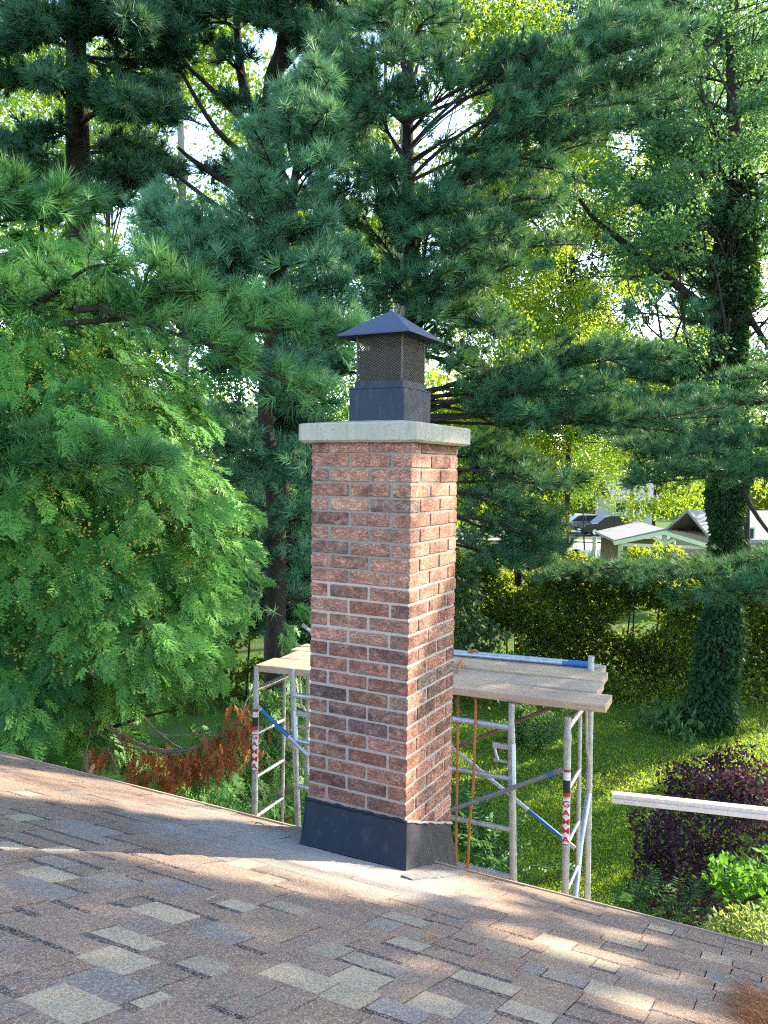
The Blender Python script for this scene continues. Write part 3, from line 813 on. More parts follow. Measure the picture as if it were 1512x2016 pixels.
p3 = fp(905, 1484, qf); p3b = fp(1129, 1668, qf); dd = (p3 - p3b); dd = dd / abs(dd @ SD)
brace(p3b + dd * 2.05, p3b, 'rear brace running down behind the right frame, bright blue lower end', M['galv'], (0, .36))
qf2 = SP + SB * (FY + .04)
p4 = fp(1060, 1403, qf2); p4b = fp(895, 1473, qf2); dd = (p4b - p4); dd = dd / abs(dd @ SD)
brace(p4 - dd * .10 + dd * 0, p4b + dd * 1.4, 'rusty brown brace behind the chimney just below the planks', M['rusty'])
# two spare braces laid on the rear plank
zt_ = DR[2] + .003
def deck_pt(px, py, h): 
    t0 = on(px, py, DR + L([0, 0, h]), np.cross(nrm(DR - DL), SB)); return t0
rowp = DL + SB * (PW + .006) * 3
for i, (offy, h, lab, blend) in enumerate(((.055, .018, 'spare blue-ended brace tube lying along the rear plank, nearer the house', .22), (.125, .020, 'spare pale brace tube lying furthest back on the rear plank', .20))):
    base = DL + SB * ((PW + .006) * 3 + offy); e = DR + SB * ((PW + .006) * 3 + offy)
    a = base + SD * (.13 + .02 * i) + L([0, 0, h]); b = e + SD * (-.19 + .01 * i) + L([0, 0, h])
    if i == 0: b = b + SB * .03
    d = nrm(b - a); mb = MB(); mb.tube([a + d * .05, b - d * .05], .0145, 10)
    for p, s in ((a, 1), (b, -1)): mb.bar(p - d * s * .01, p + d * s * .06, .028, .005)
    o = mb.build('brace_tube', M['galv']); tag(o, lab, 'brace tube', 'spare brace tubes on the deck')
    for p, s in ((a, 1), (b, -1)):
        mb = MB(); mb.tube([p + d * s * .046, p + d * s * blend], .0152, 10, False); mb.build('painted_end', M['blue'], o)

# orange rope over the deck
def deck(px, py, h=.006): return on(px, py, DR + L([0, 0, h]), np.cross(nrm(DR - DL), SB))
yb = DR + SB * ((PW + .006) * 3 + .10)
def smooth(pts, n=5):
    P = [pts[0]] + list(pts) + [pts[-1]]; out = []
    for i in range(1, len(P) - 2):
        for k in range(n):
            t = k / n; a, b, c, d = P[i - 1], P[i], P[i + 1], P[i + 2]
            out.append(.5 * ((2 * b) + (-a + c) * t + (2 * a - 5 * b + 4 * c - d) * t * t + (-a + 3 * b - 3 * c + d) * t ** 3))
    out.append(P[-1]); return out
ga = deck(902, 1324, 0)
dn = [ga + L([0, 0, .01]), ga * .7 + fp(903, 1385, SP) * .3 - L([0, 0, .06]), fp(901.5, 1440, SP - SB * .04), fp(900, 1520, SP - SB * .045), fp(899, 1600, SP - SB * .045), fp(897, 1700, SP - SB * .05)]
dn.append(dn[-1] + L([.0, 0, -2.4]))
up_ = [deck(906, 1309, .025), on(914, 1293, yb, SB), on(926, 1283, yb, SB), on(937, 1281, yb, SB), on(944, 1290, yb + SB * .06, SB)]
mb = MB(); mb.tube(smooth(dn[::-1] + up_), .0082, 8)
tag(mb.build('rope', M['rope']), 'orange rope looped over the deck and hanging beside the chimney', 'rope')
mb = MB()
pts = [deck(936, 1350, .0) - L([0, 0, .06]), fp(936.5, 1395, SP + SB * .03), fp(935, 1440, SP - SB * .04), fp(931, 1560, SP - SB * .045), fp(921, 1698, SP - SB * .05)]
pts.append(pts[-1] + L([-.03, 0, -2.3]))
mb.tube(smooth(pts), .0080, 8)
tag(mb.build('rope', M['rope']), 'second orange rope dropping from the deck, between the chimney and the middle post', 'rope')

# aluminium beam coming in from the right, carried on two posts beyond the frame
bq = L([.35, 2.4, 0]); B0 = on(1207, 1569, bq, SN); B1 = on(1512, 1602, bq, SN); bd = nrm(B1 - B0)
beam = empty('aluminium_beam', (*(B0 + bd * 2.4)[:2], GZ), 'white ribbed aluminium beam jutting in at the right above the purple bush', 'beam')
mb = MB(); E1 = B0 + bd * 3.6
hh = .031
up = L([0, 0, 1.]); sb = nrm(np.cross(up, bd)); upn = np.cross(bd, sb)
prof = [(-.030, -hh), (.030, -hh), (.030, hh), (.012, hh), (.012, hh - .006), (-.004, hh - .006), (-.004, hh), (-.030, hh), (-.030, hh - .018), (-.024, hh - .018), (-.024, .0), (-.030, .0)]
n = len(prof)
V = [B0 + sb * y + upn * z for y, z in prof] + [E1 + sb * y + upn * z for y, z in prof]
mb.add(V, [(i, (i + 1) % n, n + (i + 1) % n, n + i) for i in range(n)] + [tuple(range(n))[::-1], tuple(range(n, 2 * n))])
mb.build('rail', M['alu'], beam)
for t in (1.75, 3.5):
    p = B0 + bd * t; mb = MB(); mb.box((p[0], p[1], (GZ + p[2] - hh) / 2), (.028, .028, (p[2] - hh - GZ) / 2)); mb.build('post', M['alu'], beam)

# ================================================================== vegetation
def rot_to(dirs, spin=None):                       # (N,3) axes -> (N,3,3) frames whose third column is the axis
    d = dirs / np.maximum(np.linalg.norm(dirs, axis=1, keepdims=True), 1e-9)
    ref = np.where(np.abs(d[:, 2:3]) < .92, np.array([[0, 0, 1.]]), np.array([[1., 0, 0]]))
    x = np.cross(ref, d); x /= np.linalg.norm(x, axis=1, keepdims=True); y = np.cross(d, x)
    if spin is None: spin = rng.uniform(0, 2 * math.pi, len(d))
    c, s = np.cos(spin)[:, None], np.sin(spin)[:, None]
    return np.stack([c * x + s * y, -s * x + c * y, d], 2)
def stamp(templates, P, D, S, spin=None):          # copies of leaf templates baked into one vertex array
    P = np.asarray(P, float); D = np.asarray(D, float); S = np.asarray(S, float)
    Rm = rot_to(D, spin); K = len(templates); which = rng.integers(0, K, len(P)); out = []; idx = []
    for k in range(K):
        m = np.where(which == k)[0]
        if len(m) == 0: continue
        V = np.einsum('nij,vj->nvi', Rm[m], templates[k]) * S[m, None, None] + P[m, None, :]
        out.append(V.reshape(-1, 3)); idx.append(np.repeat(m, len(templates[k])))
    return np.concatenate(out), np.concatenate(idx)
def tuft_templates(n, length, width, shoot, K=6):  # five-needle pine tuft: slender triangles fanning off a shoot
    T = []
    for _ in range(K):
        tr = []
        for i in range(n):
            z0 = shoot * rng.random(); a = rng.uniform(0, 2 * math.pi)
            th = math.radians(rng.uniform(8, 62)) * (1.15 - .4 * z0 / max(shoot, 1e-6))
            l = length * rng.uniform(.75, 1.1)
            d = np.array([math.sin(th) * math.cos(a), math.sin(th) * math.sin(a), math.cos(th)])
            b = np.array([0, 0, z0]); s = nrm(np.cross(d, rng.normal(size=3))) * width / 2
            droop = np.array([0, 0, 0.])
            tr += [b - s, b + s, b + d * l + droop]
        T.append(np.array(tr))
    return T
TUFT = tuft_templates(36, .145, .0078, .07)
TUFT_N = tuft_templates(52, .150, .0066, .08)
TUFT_F = tuft_templates(28, .18, .0135, .09)
def spray_templates(K=6, fine=True):               # flat, drooping fan of scale foliage
    T = []
    for _ in range(K):
        tr = []; Lr = .17; NP = 9
        for i in range(NP):
            t = (i + .6) / NP; base = np.array([.014 * math.sin(3 * t), -.03 * t * t, Lr * t])
            for sg in (-1, 1):
                ang = math.radians(rng.uniform(28, 48)); l = (.090 * (1 - .62 * t) + .012) * rng.uniform(.7, 1.2)
                d = nrm([sg * math.sin(ang), rng.uniform(-.3, .2), math.cos(ang)]); s = nrm(np.cross(d, [0, 1, 0])) * .0056
                tr.extend([base - s, base + s, base + d * l])
                for q, s2 in ((.30, 1), (.50, -1), (.70, 1)):
                    d2 = nrm(d * .85 + s2 * .50 * np.array([d[2], rng.uniform(-.25, .25), -d[0]])); p = base + d * l * q; l2 = l * .42 * (1.15 - q * .6); w2 = nrm(np.cross(d2, [0, 1, 0])) * .0056
                    tr.extend([p - w2, p + w2, p + d2 * l2])
        T.append(np.array(tr))
    return T
SPRAY = spray_templates()
DEADSPRAY = [t * np.array([.55, 1, 1.15]) for t in SPRAY]
def blade_leaf(l=.10, w=.05, bend=.25, K=4):       # simple folded leaf, four triangles
    T = []
    for _ in range(K):
        b = bend * rng.uniform(.4, 1.4); ww = w * rng.uniform(.8, 1.15)
        p0 = np.array([0, 0, 0.]); m = np.array([0, -b * l * .3, l * .5]); tip = np.array([0, b * l * .3, l])
        a = np.array([-ww / 2, b * l * .25, l * .42]); c = np.array([ww / 2, b * l * .25, l * .42])
        T.append(np.array([p0, a, m, p0, m, c, m, a, tip, m, tip, c]))
    return T
def lobed_leaf(l=.12, K=4):                        # maple-like leaf: five pointed lobes
    T = []
    for _ in range(K):
        tr = []
        for ang, ll in ((0, 1.0), (42, .85), (-42, .85), (95, .55), (-95, .55)):
            a = math.radians(ang + rng.uniform(-6, 6)); d = np.array([math.sin(a), rng.uniform(-.25, .25), math.cos(a)]); s = np.array([math.cos(a), 0, -math.sin(a)])
            c = np.array([0, 0, l * .38])
            tr += [c - s * l * .17, c + d * l * ll * .62, c + s * l * .17]
        tr += [np.zeros(3), np.array([-.004, 0, l * .38]), np.array([.004, 0, l * .38])]
        T.append(np.array(tr))
    return T
def leaf2(l=.10, w=.058, K=4):
    T = []
    for _ in range(K):
        b = rng.uniform(.1, .35) * l; ww = w * rng.uniform(.85, 1.15) / 2; p0 = np.zeros(3); t = np.array([0, b * .5, l]); a = np.array([-ww, b, l * .45]); c = np.array([ww, b, l * .45])
        T.append(np.array([p0, a, t, p0, t, c]))
    return T
LEAF = leaf2(); LOBED = lobed_leaf()
IVYLEAF = lobed_leaf(.085)
ROUND = blade_leaf(.06, .045, .3)

def curve(a, b, sag=0., n=8, wob=.0, up=(0, 0, 1)):
    a = L(a); b = L(b); t = np.linspace(0, 1, n)[:, None]; ln = np.linalg.norm(b - a)
    w = rng.normal(size=(1, 3)) * wob * ln; w2 = rng.normal(size=(1, 3)) * wob * .6 * ln
    return a + (b - a) * t + np.array(up) * (sag * ln) * 4 * (t - t * t) + w * np.sin(math.pi * t) + w2 * np.sin(2 * math.pi * t)
def taper(r0, r1, n): return list(np.linspace(r0, r1, n))

LIT = [[(-2.9, -.25), (-2.34, -.30), (-1.99, 0.0), (-1.55, .24), (-1.3, .32), (-.64, .24), (-.53, .02), (-.91, -.10), (-1.03, -.30), (-1.31, -.50), (-1.52, -.75), (-2.2, -1.0), (-2.9, -1.0)],
       [(-.62, -1.1), (-.47, -.64), (-.30, -.48), (0, -.12), (.2, .16), (.55, 0), (.34, -.34), (.26, -.72), (-.03, -.84), (-.35, -1.0)],
       [(.54, -.6), (.61, -.42), (.81, -.44), (1.09, -.36), (1.07, -.6), (.86, -.69), (.64, -.7)],
       [(.67, -.14), (.89, -.11), (1.09, -.01), (1.08, -.2), (.9, -.3)],
       [(.98, -.87), (1.16, -.73), (1.35, -.79), (1.15, -1.03)], [(.35, -.35), (.53, -.14), (.7, -.22), (.51, -.41)], [(.3, .24), (.6, .3), (1.0, .3), (.8, .1), (.4, .1)]]
FACE = [[(-.05, -.06), (.56, -.06), (.56, -.52), (.24, -.80), (.15, -1.04), (-.05, -1.15)], [(-.05, -1.0), (.14, -1.15), (.10, -1.8), (-.05, -1.8)]]
DECK = [[(-1.9, 1.2), (-.9, 1.2), (-.9, 2.4), (-1.9, 2.4)]]
def inpoly(x, y, poly):
    r = np.zeros(len(x), bool); j = len(poly) - 1
    for i in range(len(poly)):
        (xi, yi), (xj, yj) = poly[i], poly[j]
        r ^= ((yi > y) != (yj > y)) & (x < (xj - xi) * (y - yi) / (yj - yi + 1e-12) + xi); j = i
    return r
def lawn_poly(pts): return [tuple(on(x, y, (0, 0, GZ), (0, 0, 1))[:2]) for x, y in pts]
LAWN = [lawn_poly(q) for q in ([(890, 1470), (1000, 1455), (1130, 1455), (1130, 1495), (1000, 1520), (890, 1530)], [(1165, 1580), (1240, 1530), (1310, 1508), (1315, 1540), (1240, 1568), (1185, 1600)], [(1165, 1580), (1215, 1560), (1210, 1590), (1160, 1605)],
                               [(1425, 1470), (1520, 1430), (1530, 1510), (1450, 1510)], [(1250, 1458), (1310, 1430), (1370, 1410), (1370, 1440), (1310, 1452), (1260, 1470)], [(1355, 1475), (1390, 1462), (1390, 1475), (1360, 1485)], [(900, 1560), (960, 1550), (970, 1575), (905, 1585)], [(1020, 1490), (1110, 1480), (1110, 1520), (1030, 1530)])]
def gap(P):                                        # leaves to cut away so that sun lands on the set patches
    k = (P - roof(0, 0)) @ NR / (SUN @ NR); Q = P - k[:, None] * SUN
    m = np.zeros(len(P), bool)
    for p in LIT: m |= inpoly(Q[:, 0], Q[:, 1], p) & (k > .5)
    k = P[:, 0] / SUN[0]; Q = P - k[:, None] * SUN
    for p in FACE: m |= inpoly(Q[:, 1], Q[:, 2], p) & (k > .5)
    k = (P[:, 2] + 1.45) / SUN[2]; Q = P - k[:, None] * SUN
    for p in DECK: m |= inpoly(Q[:, 0], Q[:, 1], p) & (k > .5)
    k = (P[:, 2] - GZ) / SUN[2]; Q = P - k[:, None] * SUN
    for p in LAWN: m |= inpoly(Q[:, 0], Q[:, 1], p) & (k > 1.6)
    return m

GAPS = [(400, 270, 70, 70), (905, 230, 70, 55), (820, 320, 45, 45), (1015, 560, 28, 35), (1160, 520, 70, 45), (1060, 450, 35, 25), (1240, 300, 50, 40), (1300, 640, 60, 40), (10, 500, 40, 45), (230, 440, 40, 35), (700, 330, 22, 18), (1475, 640, 50, 60), (960, 720, 25, 20), (1330, 560, 40, 30), (1100, 610, 35, 30), (1200, 620, 35, 25), (1250, 470, 40, 25), (20, 240, 22, 26)]
class Tree:
    def __init__(s, name, label, cat, base, group=None):
        s.o = empty(name, tuple(base), label, cat, group); s.trunk = MB(); s.limb = MB(); s.V = []; s.T = []
    def add(s, V, tint): s.V.append(V); s.T.append(tint)
    def leaves(s, templates, P, D, S, spin=None, tint=None):
        V, idx = stamp(templates, P, D, S, spin)
        t = rng.beta(2, 2.4, len(P)) if tint is None else np.asarray(tint)
        s.add(V, np.clip(t[idx] + rng.normal(0, .05, len(idx)), 0, 1))
    def finish(s, bark, leafmat, crown='crown', cull=None):
        if s.trunk.v: s.trunk.build('trunk', bark, s.o)
        if s.limb.v: s.limb.build('limbs', bark, s.o)
        if s.V:
            V = np.concatenate(s.V); T = np.concatenate(s.T)
            cull = gap if cull is None else cull
            if cull is not False:
                tri = V.reshape(-1, 3, 3); keep = ~cull(tri.mean(1)); V = tri[keep].reshape(-1, 3); T = T.reshape(-1, 3)[keep].reshape(-1)
            tri_mesh(crown, V, leafmat, s.o, T)
        return s.o

def pine_bough(tr, a, b, width=.7, sag=.06, r0=.028, tuft=TUFT, dens=1.0, size=1.0, start=.22, flat=.35, lift=.45, bare=True, tint0=.0, gaps=True):
    ax = curve(a, b, sag, 12, .03); ln = np.linalg.norm(L(b) - L(a))
    tr.limb.tube(list(ax), taper(r0, .006, len(ax)), 6)
    P = []; D = []; S = []
    n = max(5, int(ln / .115 * dens))
    for i in range(n):
        t = start + (1 - start) * (i + rng.random() * .8) / n
        q = t * (len(ax) - 1); k = min(int(q), len(ax) - 2); p = ax[k] + (ax[k + 1] - ax[k]) * (q - k); tg = nrm(ax[k + 1] - ax[k])
        hs_ = nrm(np.cross(tg, [0, 0, 1.]) + 1e-6); sg = 1 if i % 2 else -1
        wl = width * (1 - .68 * (t - start) / (1 - start)) * rng.uniform(.55, 1.15) * min(1, .45 + 1.6 * (t - start) / (1 - start))
        d = nrm(tg * rng.uniform(.55, .95) + sg * hs_ * rng.uniform(.55, 1.0) + np.array([0, 0, rng.normal(.10, flat)]))
        e = p + d * wl
        tw = curve(p, e, .05, 5, .04)
        tr.limb.tube([tw[0], tw[2], tw[4]], taper(.008, .003, 3), 3, False)
        m = max(2, int(wl / .080 * dens))
        for j in range(m):
            u = .30 + .70 * (j + rng.random() * .6) / m; qq = min(u, 1) * 4; kk = min(int(qq), 3)
            P.append(tw[kk] + (tw[kk + 1] - tw[kk]) * (qq - kk) + rng.normal(0, .018, 3))
            D.append(nrm(d * .8 + np.array([0, 0, lift]) + rng.normal(0, .38, 3))); S.append(size * rng.uniform(.6, 1.25))
            if rng.random() < .85:
                P.append(P[-1] + rng.normal(0, .075, 3)); D.append(nrm(d * .5 + rng.normal(0, .5, 3) + np.array([0, 0, lift]))); S.append(size * rng.uniform(.7, 1.0))
    for j in range(4): P.append(ax[-1] - (ax[-1] - ax[-2]) * .5 * j / 4); D.append(nrm(ax[-1] - ax[-2] + np.array([0, 0, lift * .6]) + rng.normal(0, .25, 3))); S.append(size * rng.uniform(.9, 1.2))
    if gaps:
        q = np.array(P) - CAM; w = q @ _F; X = CX + FPX * (q @ _R) / w; Y = CY - FPX * (q @ _U) / w; keep = np.ones(len(P), bool)
        for gx, gy, ga, gb in GAPS: keep &= ((X - gx) / ga) ** 2 + ((Y - gy) / gb) ** 2 > 1
        P = [p for p, k in zip(P, keep) if k]; D = [p for p, k in zip(D, keep) if k]; S = [p for p, k in zip(S, keep) if k]
        if not P: return
    tt = rng.beta(.9, 1.1, len(P)) + tint0
    tr.leaves(tuft, P, D, S, None, tt)
def pine_whorls(tr, base, top, z0, z1, length, n, tuft=TUFT, width=.55, size=1.0, dens=1.0, droop=-.05, r0=.022, sector=None, per=5):
    base = L(base); top = L(top)
    for i in range(n):
        z = z0 + (z1 - z0) * (i / max(n - 1, 1)); t = (z - base[2]) / (top[2] - base[2]); p = base + (top - base) * t
        ln = length(t) if callable(length) else length
        a0 = rng.uniform(0, 6.28)
        for j in range(per):
            az = a0 + j * 2 * math.pi / per + rng.uniform(-.35, .35)
            if sector and not sector(az): continue
            l2 = ln * rng.uniform(.75, 1.15); up = (.55 if t > .9 else .18 + droop * 3 * (1 - t)) + rng.uniform(-.08, .12)
            e = p + np.array([math.cos(az), math.sin(az), up]) * l2
            pine_bough(tr, p, e, width * (.5 + .5 * ln), .04, r0 * (.5 + .5 * min(1, ln)), tuft, dens, size, .18)

# ---------------------------------------------------------------- white pine behind the chimney on the left
g = 'white pines behind the chimney'
tr = Tree('white_pine', 'young blue-green white pine with a pointed top, directly left of the chimney cap', 'pine tree', ground_at(540, 8.0), g)
b0 = ground_at(530, 8.0); m1 = at(545, 1100, 8.0); m2 = at(522, 800, 8.0); m3 = at(550, 560, 7.95); tp = at(598, 235, 7.9); tp2 = at(612, 158, 7.9)
tr.trunk.tube(smooth([b0, m1, m2, m3, tp, tp2], 5), taper(.12, .008, 26), 9)
for P0, P1, w in [((555, 520), (470, 500), .5), ((560, 480), (650, 440), .5), ((560, 500), (400, 540), .7), ((560, 560), (300, 420), .8), ((550, 600), (280, 470), .8), ((555, 600), (690, 560), .7), ((560, 440), (640, 330), .45),
                  ((565, 430), (500, 330), .45), ((575, 380), (500, 260), .4), ((580, 360), (645, 270), .4), ((585, 330), (545, 225), .35), ((590, 300), (632, 205), .35), ((600, 250), (570, 185), .28), ((602, 240), (632, 155), .26), ((605, 220), (612, 140), .22),
                  ((550, 600), (420, 640), .6), ((550, 620), (690, 650), .6), ((545, 560), (480, 400), .6), ((560, 520), (660, 500), .6), ((550, 650), (380, 560), .7), ((560, 540), (345, 490), .7)]:
    for dd_ in (-.9, -.35, .5):
        j = rng.normal(0, 14, 2)
        pine_bough(tr, at(*P0, 7.95), at(P1[0] + j[0], P1[1] + j[1], 7.95 + dd_ * rng.uniform(.6, 1.2)), w * .8, .03, .018, TUFT, 1.15, 1.0, .2, .3, .5)
for P0, P1, d1, w in [((525, 760), (640, 740), 7.2, .6), ((525, 700), (620, 790), 7.0, .5), ((520, 780), (560, 700), 6.9, .5), ((530, 960), (440, 880), 7.4, .7), ((530, 960), (610, 900), 7.3, .6), ((535, 1040), (600, 1020), 7.3, .6), ((535, 1100), (470, 1060), 7.4, .6),
                      ((540, 900), (480, 960), 7.3, .7), ((540, 880), (620, 960), 7.2, .6), ((545, 1060), (630, 1100), 7.5, .7), ((540, 1140), (440, 1180), 7.6, .8), ((540, 1180), (640, 1200), 8.2, .8), ((540, 1000), (400, 1000), 8.8, 1.), ((540, 900), (350, 820), 8.8, 1.)]:
    for q in range(2):
        j = rng.normal(0, 16, 2); pine_bough(tr, at(*P0, 8.0), at(P1[0] + j[0], P1[1] + j[1], d1 + q * .5), w, .03, .02, TUFT, .9, 1.0, .2, .35, .3, True, -.12)
tr.finish(M['bark'], M['pine_blue'])

# ---------------------------------------------------------------- pine outside the left edge whose boughs cross in front
tr = Tree('white_pine', 'white pine whose bright long-needled boughs reach across from the left edge over the cedar', 'pine tree', ground_at(-420, 5.6), g)
b0 = ground_at(-420, 5.6); tr.trunk.tube(smooth([b0, at(-420, 700, 5.6), at(-430, -300, 5.6)], 5), taper(.16, .05, 11), 9)
for a_, b_, d0, d1, w in [((-420, 640), (330, 610), 5.6, 5.2, .62), ((100, 640), (690, 672), 5.3, 5.35, .50), ((60, 600), (215, 520), 5.3, 4.9, .34), ((200, 610), (470, 700), 5.2, 5.0, .36), ((350, 640), (640, 790), 5.3, 5.3, .35), ((150, 610), (390, 580), 5.25, 5.1, .4), ((420, 650), (600, 640), 5.25, 5.2, .34),
                          ((-420, 930), (295, 915), 5.6, 4.7, .42), ((-420, 880), (170, 880), 5.6, 5.0, .5), ((-420, 420), (190, 420), 5.6, 6.6, .7), ((-420, 380), (120, 400), 5.6, 6.0, .7)]:
    pine_bough(tr, at(*a_, d0), at(*b_, d1), w, .02, .022, TUFT_N, 1.15, 1.05, .3 if a_[0] < 0 else .1, .22, .55, True, .12)
tr.finish(M['bark'], M['pine_bright'])

# ---------------------------------------------------------------- big pine hidden behind the stack, boughs to the right
tr = Tree('white_pine', 'white pine whose trunk the chimney hides, long level boughs stretching to the right', 'pine tree', ground_at(800, 9.2), g)
b0 = ground_at(800, 9.2); tt_ = at(812, 60, 9.2)
tr.trunk.tube(smooth([b0, at(815, 800, 9.2), at(803, 300, 9.2), tt_], 5), taper(.17, .02, 16), 9)
BO = [((830, 830), (1425, 800), 7.9, .55), ((830, 820), (1330, 850), 8.4, .55), ((830, 815), (1200, 770), 8.2, .6), ((830, 790), (1310, 705), 8.8, .6), ((830, 780), (1180, 690), 8.3, .6), ((830, 770), (1080, 740), 8.0, .6), ((830, 800), (1060, 830), 8.0, .6),
      ((815, 640), (985, 440), 7.9, .55), ((810, 620), (930, 470), 7.7, .5), ((815, 680), (960, 560), 8.0, .6), ((810, 660), (880, 540), 7.8, .5), ((815, 640), (1010, 520), 8.4, .7), ((810, 560), (860, 430), 8.4, .6), ((810, 520), (740, 400), 8.6, .7), ((805, 600), (700, 520), 8.4, .6), ((805, 560), (680, 430), 8.8, .8), ((805, 480), (720, 300), 8.8, .7),
      ((800, 440), (1125, 195), 8.6, .75), ((860, 400), (1010, 190), 8.4, .7), ((800, 420), (1000, 330), 8.4, .8), ((800, 360), (1300, 120), 9.2, .8), ((950, 330), (1180, 260), 8.8, .7), ((900, 300), (1240, 70), 9.2, .8), ((950, 250), (1140, 130), 8.6, .7), ((900, 420), (1090, 400), 8.6, .7), ((850, 480), (1130, 480), 9.2, .6), ((1000, 250), (1330, 190), 9.6, .6), ((980, 160), (1360, 60), 9.8, .7), ((900, 320), (1090, 330), 8.6, .7), ((800, 300), (1060, 90), 9.0, .8), ((800, 240), (1200, 40), 9.5, .8), ((800, 330), (900, 260), 8.6, .6),
      ((808, 300), (790, 340), 8.0, .6), ((806, 400), (830, 470), 7.9, .7), ((806, 500), (780, 560), 7.9, .7), ((808, 200), (830, 240), 8.1, .7), ((808, 120), (780, 130), 8.2, .8), ((808, 350), (740, 350), 8.0, .7), ((808, 450), (870, 400), 8.0, .7), ((808, 580), (850, 620), 7.9, .7), ((808, 540), (740, 620), 8.0, .7), ((808, 260), (880, 180), 8.3, .8), ((808, 160), (720, 220), 8.3, .8), ((808, 90), (860, 20), 8.4, .9), ((808, 90), (740, 40), 8.4, .9), ((830, 700), (770, 700), 8.2, .7), ((830, 600), (950, 640), 8.2, .8), ((830, 700), (960, 740), 8.4, .8),
      ((805, 420), (640, 260), 9.2, .8), ((805, 330), (690, 160), 9.2, .8), ((805, 250), (640, 80), 9.6, .8), ((805, 200), (880, 60), 9.6, .7), ((805, 160), (720, -20), 9.4, .8), ((805, 620), (1000, 640), 8.6, .8), ((805, 640), (900, 720), 8.2, .6), ((805, 470), (950, 420), 8.3, .7), ((805, 520), (1060, 420), 8.9, .8),
      ((830, 930), (1110, 960), 9.2, .7), ((830, 960), (1090, 1030), 9.2, .7), ((830, 1010), (1100, 1080), 9.3, .7), ((830, 940), (1040, 920), 9.6, .8), ((830, 1060), (1060, 1120), 9.5, .7), ((830, 900), (1000, 880), 9.8, .8), ((830, 1000), (700, 1000), 9.2, .8), ((830, 900), (620, 900), 9.2, .8), ((830, 1100), (620, 1120), 9.2, .8)]
for a_, b_, d1, w in BO:
    for q in range(2):
        j = rng.normal(0, 12, 2)
        pine_bough(tr, at(a_[0], a_[1], 9.1), at(b_[0] + j[0] * (q + .3), b_[1] + j[1] * (q + .3), d1 + .55 * q), w * .82, .025, .024, TUFT, .95, 1.05, .3, .22, .5, True, -.05)
tr.finish(M['bark'], M['pine'])

# ---------------------------------------------------------------- dark older pines behind, upper left
tr = Tree('white_pine', 'old dark pine with a thick straight trunk in the upper left, behind the cedar', 'pine tree', ground_at(150, 12.0), g)
b0 = ground_at(150, 12.0); tr.trunk.tube(smooth([b0, at(155, 500, 12), at(150, 100, 12), at(150, -400, 12)], 5), taper(.24, .10, 16), 10)
for a_, b_, d1, w in [((150, 240), (-40, 310), 10.5, .9), ((155, 200), (340, 230), 10.5, .9), ((155, 180), (420, 250), 11, 1.0), ((155, 90), (250, 60), 10.0, 1.0), ((150, 80), (60, 60), 10.0, 1.0), ((150, 60), (-40, 100), 10.5, 1.0), ((150, 60), (330, 60), 11.5, 1.0), ((150, 20), (180, -40), 9.8, 1.0), ((155, 330), (340, 330), 11.5, .8), ((155, 380), (60, 400), 11, .9),
                      ((155, 250), (260, 210), 10, .8), ((155, 220), (110, 150), 10, .8), ((150, 150), (-20, 170), 11, .9), ((155, 420), (200, 400), 10.8, .9), ((155, 330), (30, 370), 12.5, .9), ((155, 300), (300, 280), 13, .9), ((155, 110), (350, 140), 12.5, 1.0), ((155, 30), (400, 10), 12.0, 1.1), ((150, 30), (-60, -20), 12, 1.1), ((155, 340), (280, 350), 10.9, .8)]:
    for q in range(2):
        j = rng.normal(0, 14, 2); pine_bough(tr, at(*a_, 12), at(b_[0] + j[0], b_[1] + j[1], d1 + .5 * q), w * .8, .02, .034, TUFT_F, .95, 1.15, .25, .28, .35, True, -.15)
tr.finish(M['bark'], M['pine_dark'])
tr = Tree('white_pine', 'dark forked pine with bare black limbs above the pointed young pine', 'pine tree', ground_at(548, 13.0), g)
b0 = ground_at(548, 13.0)
tr.trunk.tube(smooth([b0, at(545, 500, 13), at(535, 190, 13), at(562, 60, 13), at(572, -300, 13)], 5), taper(.22, .09, 21), 9)
tr.limb.tube(smooth([at(484, 190, 13), at(470, 100, 13), at(460, -120, 13)], 5), taper(.09, .05, 11), 7)
tr.limb.tube(smooth([at(540, 300, 13), at(484, 190, 13.0)], 5), taper(.10, .08, 6), 7)
for pts_ in ([(560, 330, 13), (470, 230, 12.8), (380, 140, 12.5), (300, 70, 12.2)], [(545, 350, 13), (430, 260, 12.6), (340, 110, 12.4)], [(540, 420, 13), (400, 330, 12.4), (350, 290, 12.2)], [(560, 130, 13), (620, 70, 12.8), (690, 40, 12.6)], [(545, 450, 13), (450, 420, 12), (330, 330, 11.4)]):
    tr.limb.tube(smooth([at(*p) for p in pts_], 5), taper(.065, .02, 5 * (len(pts_) - 1) + 1), 7)
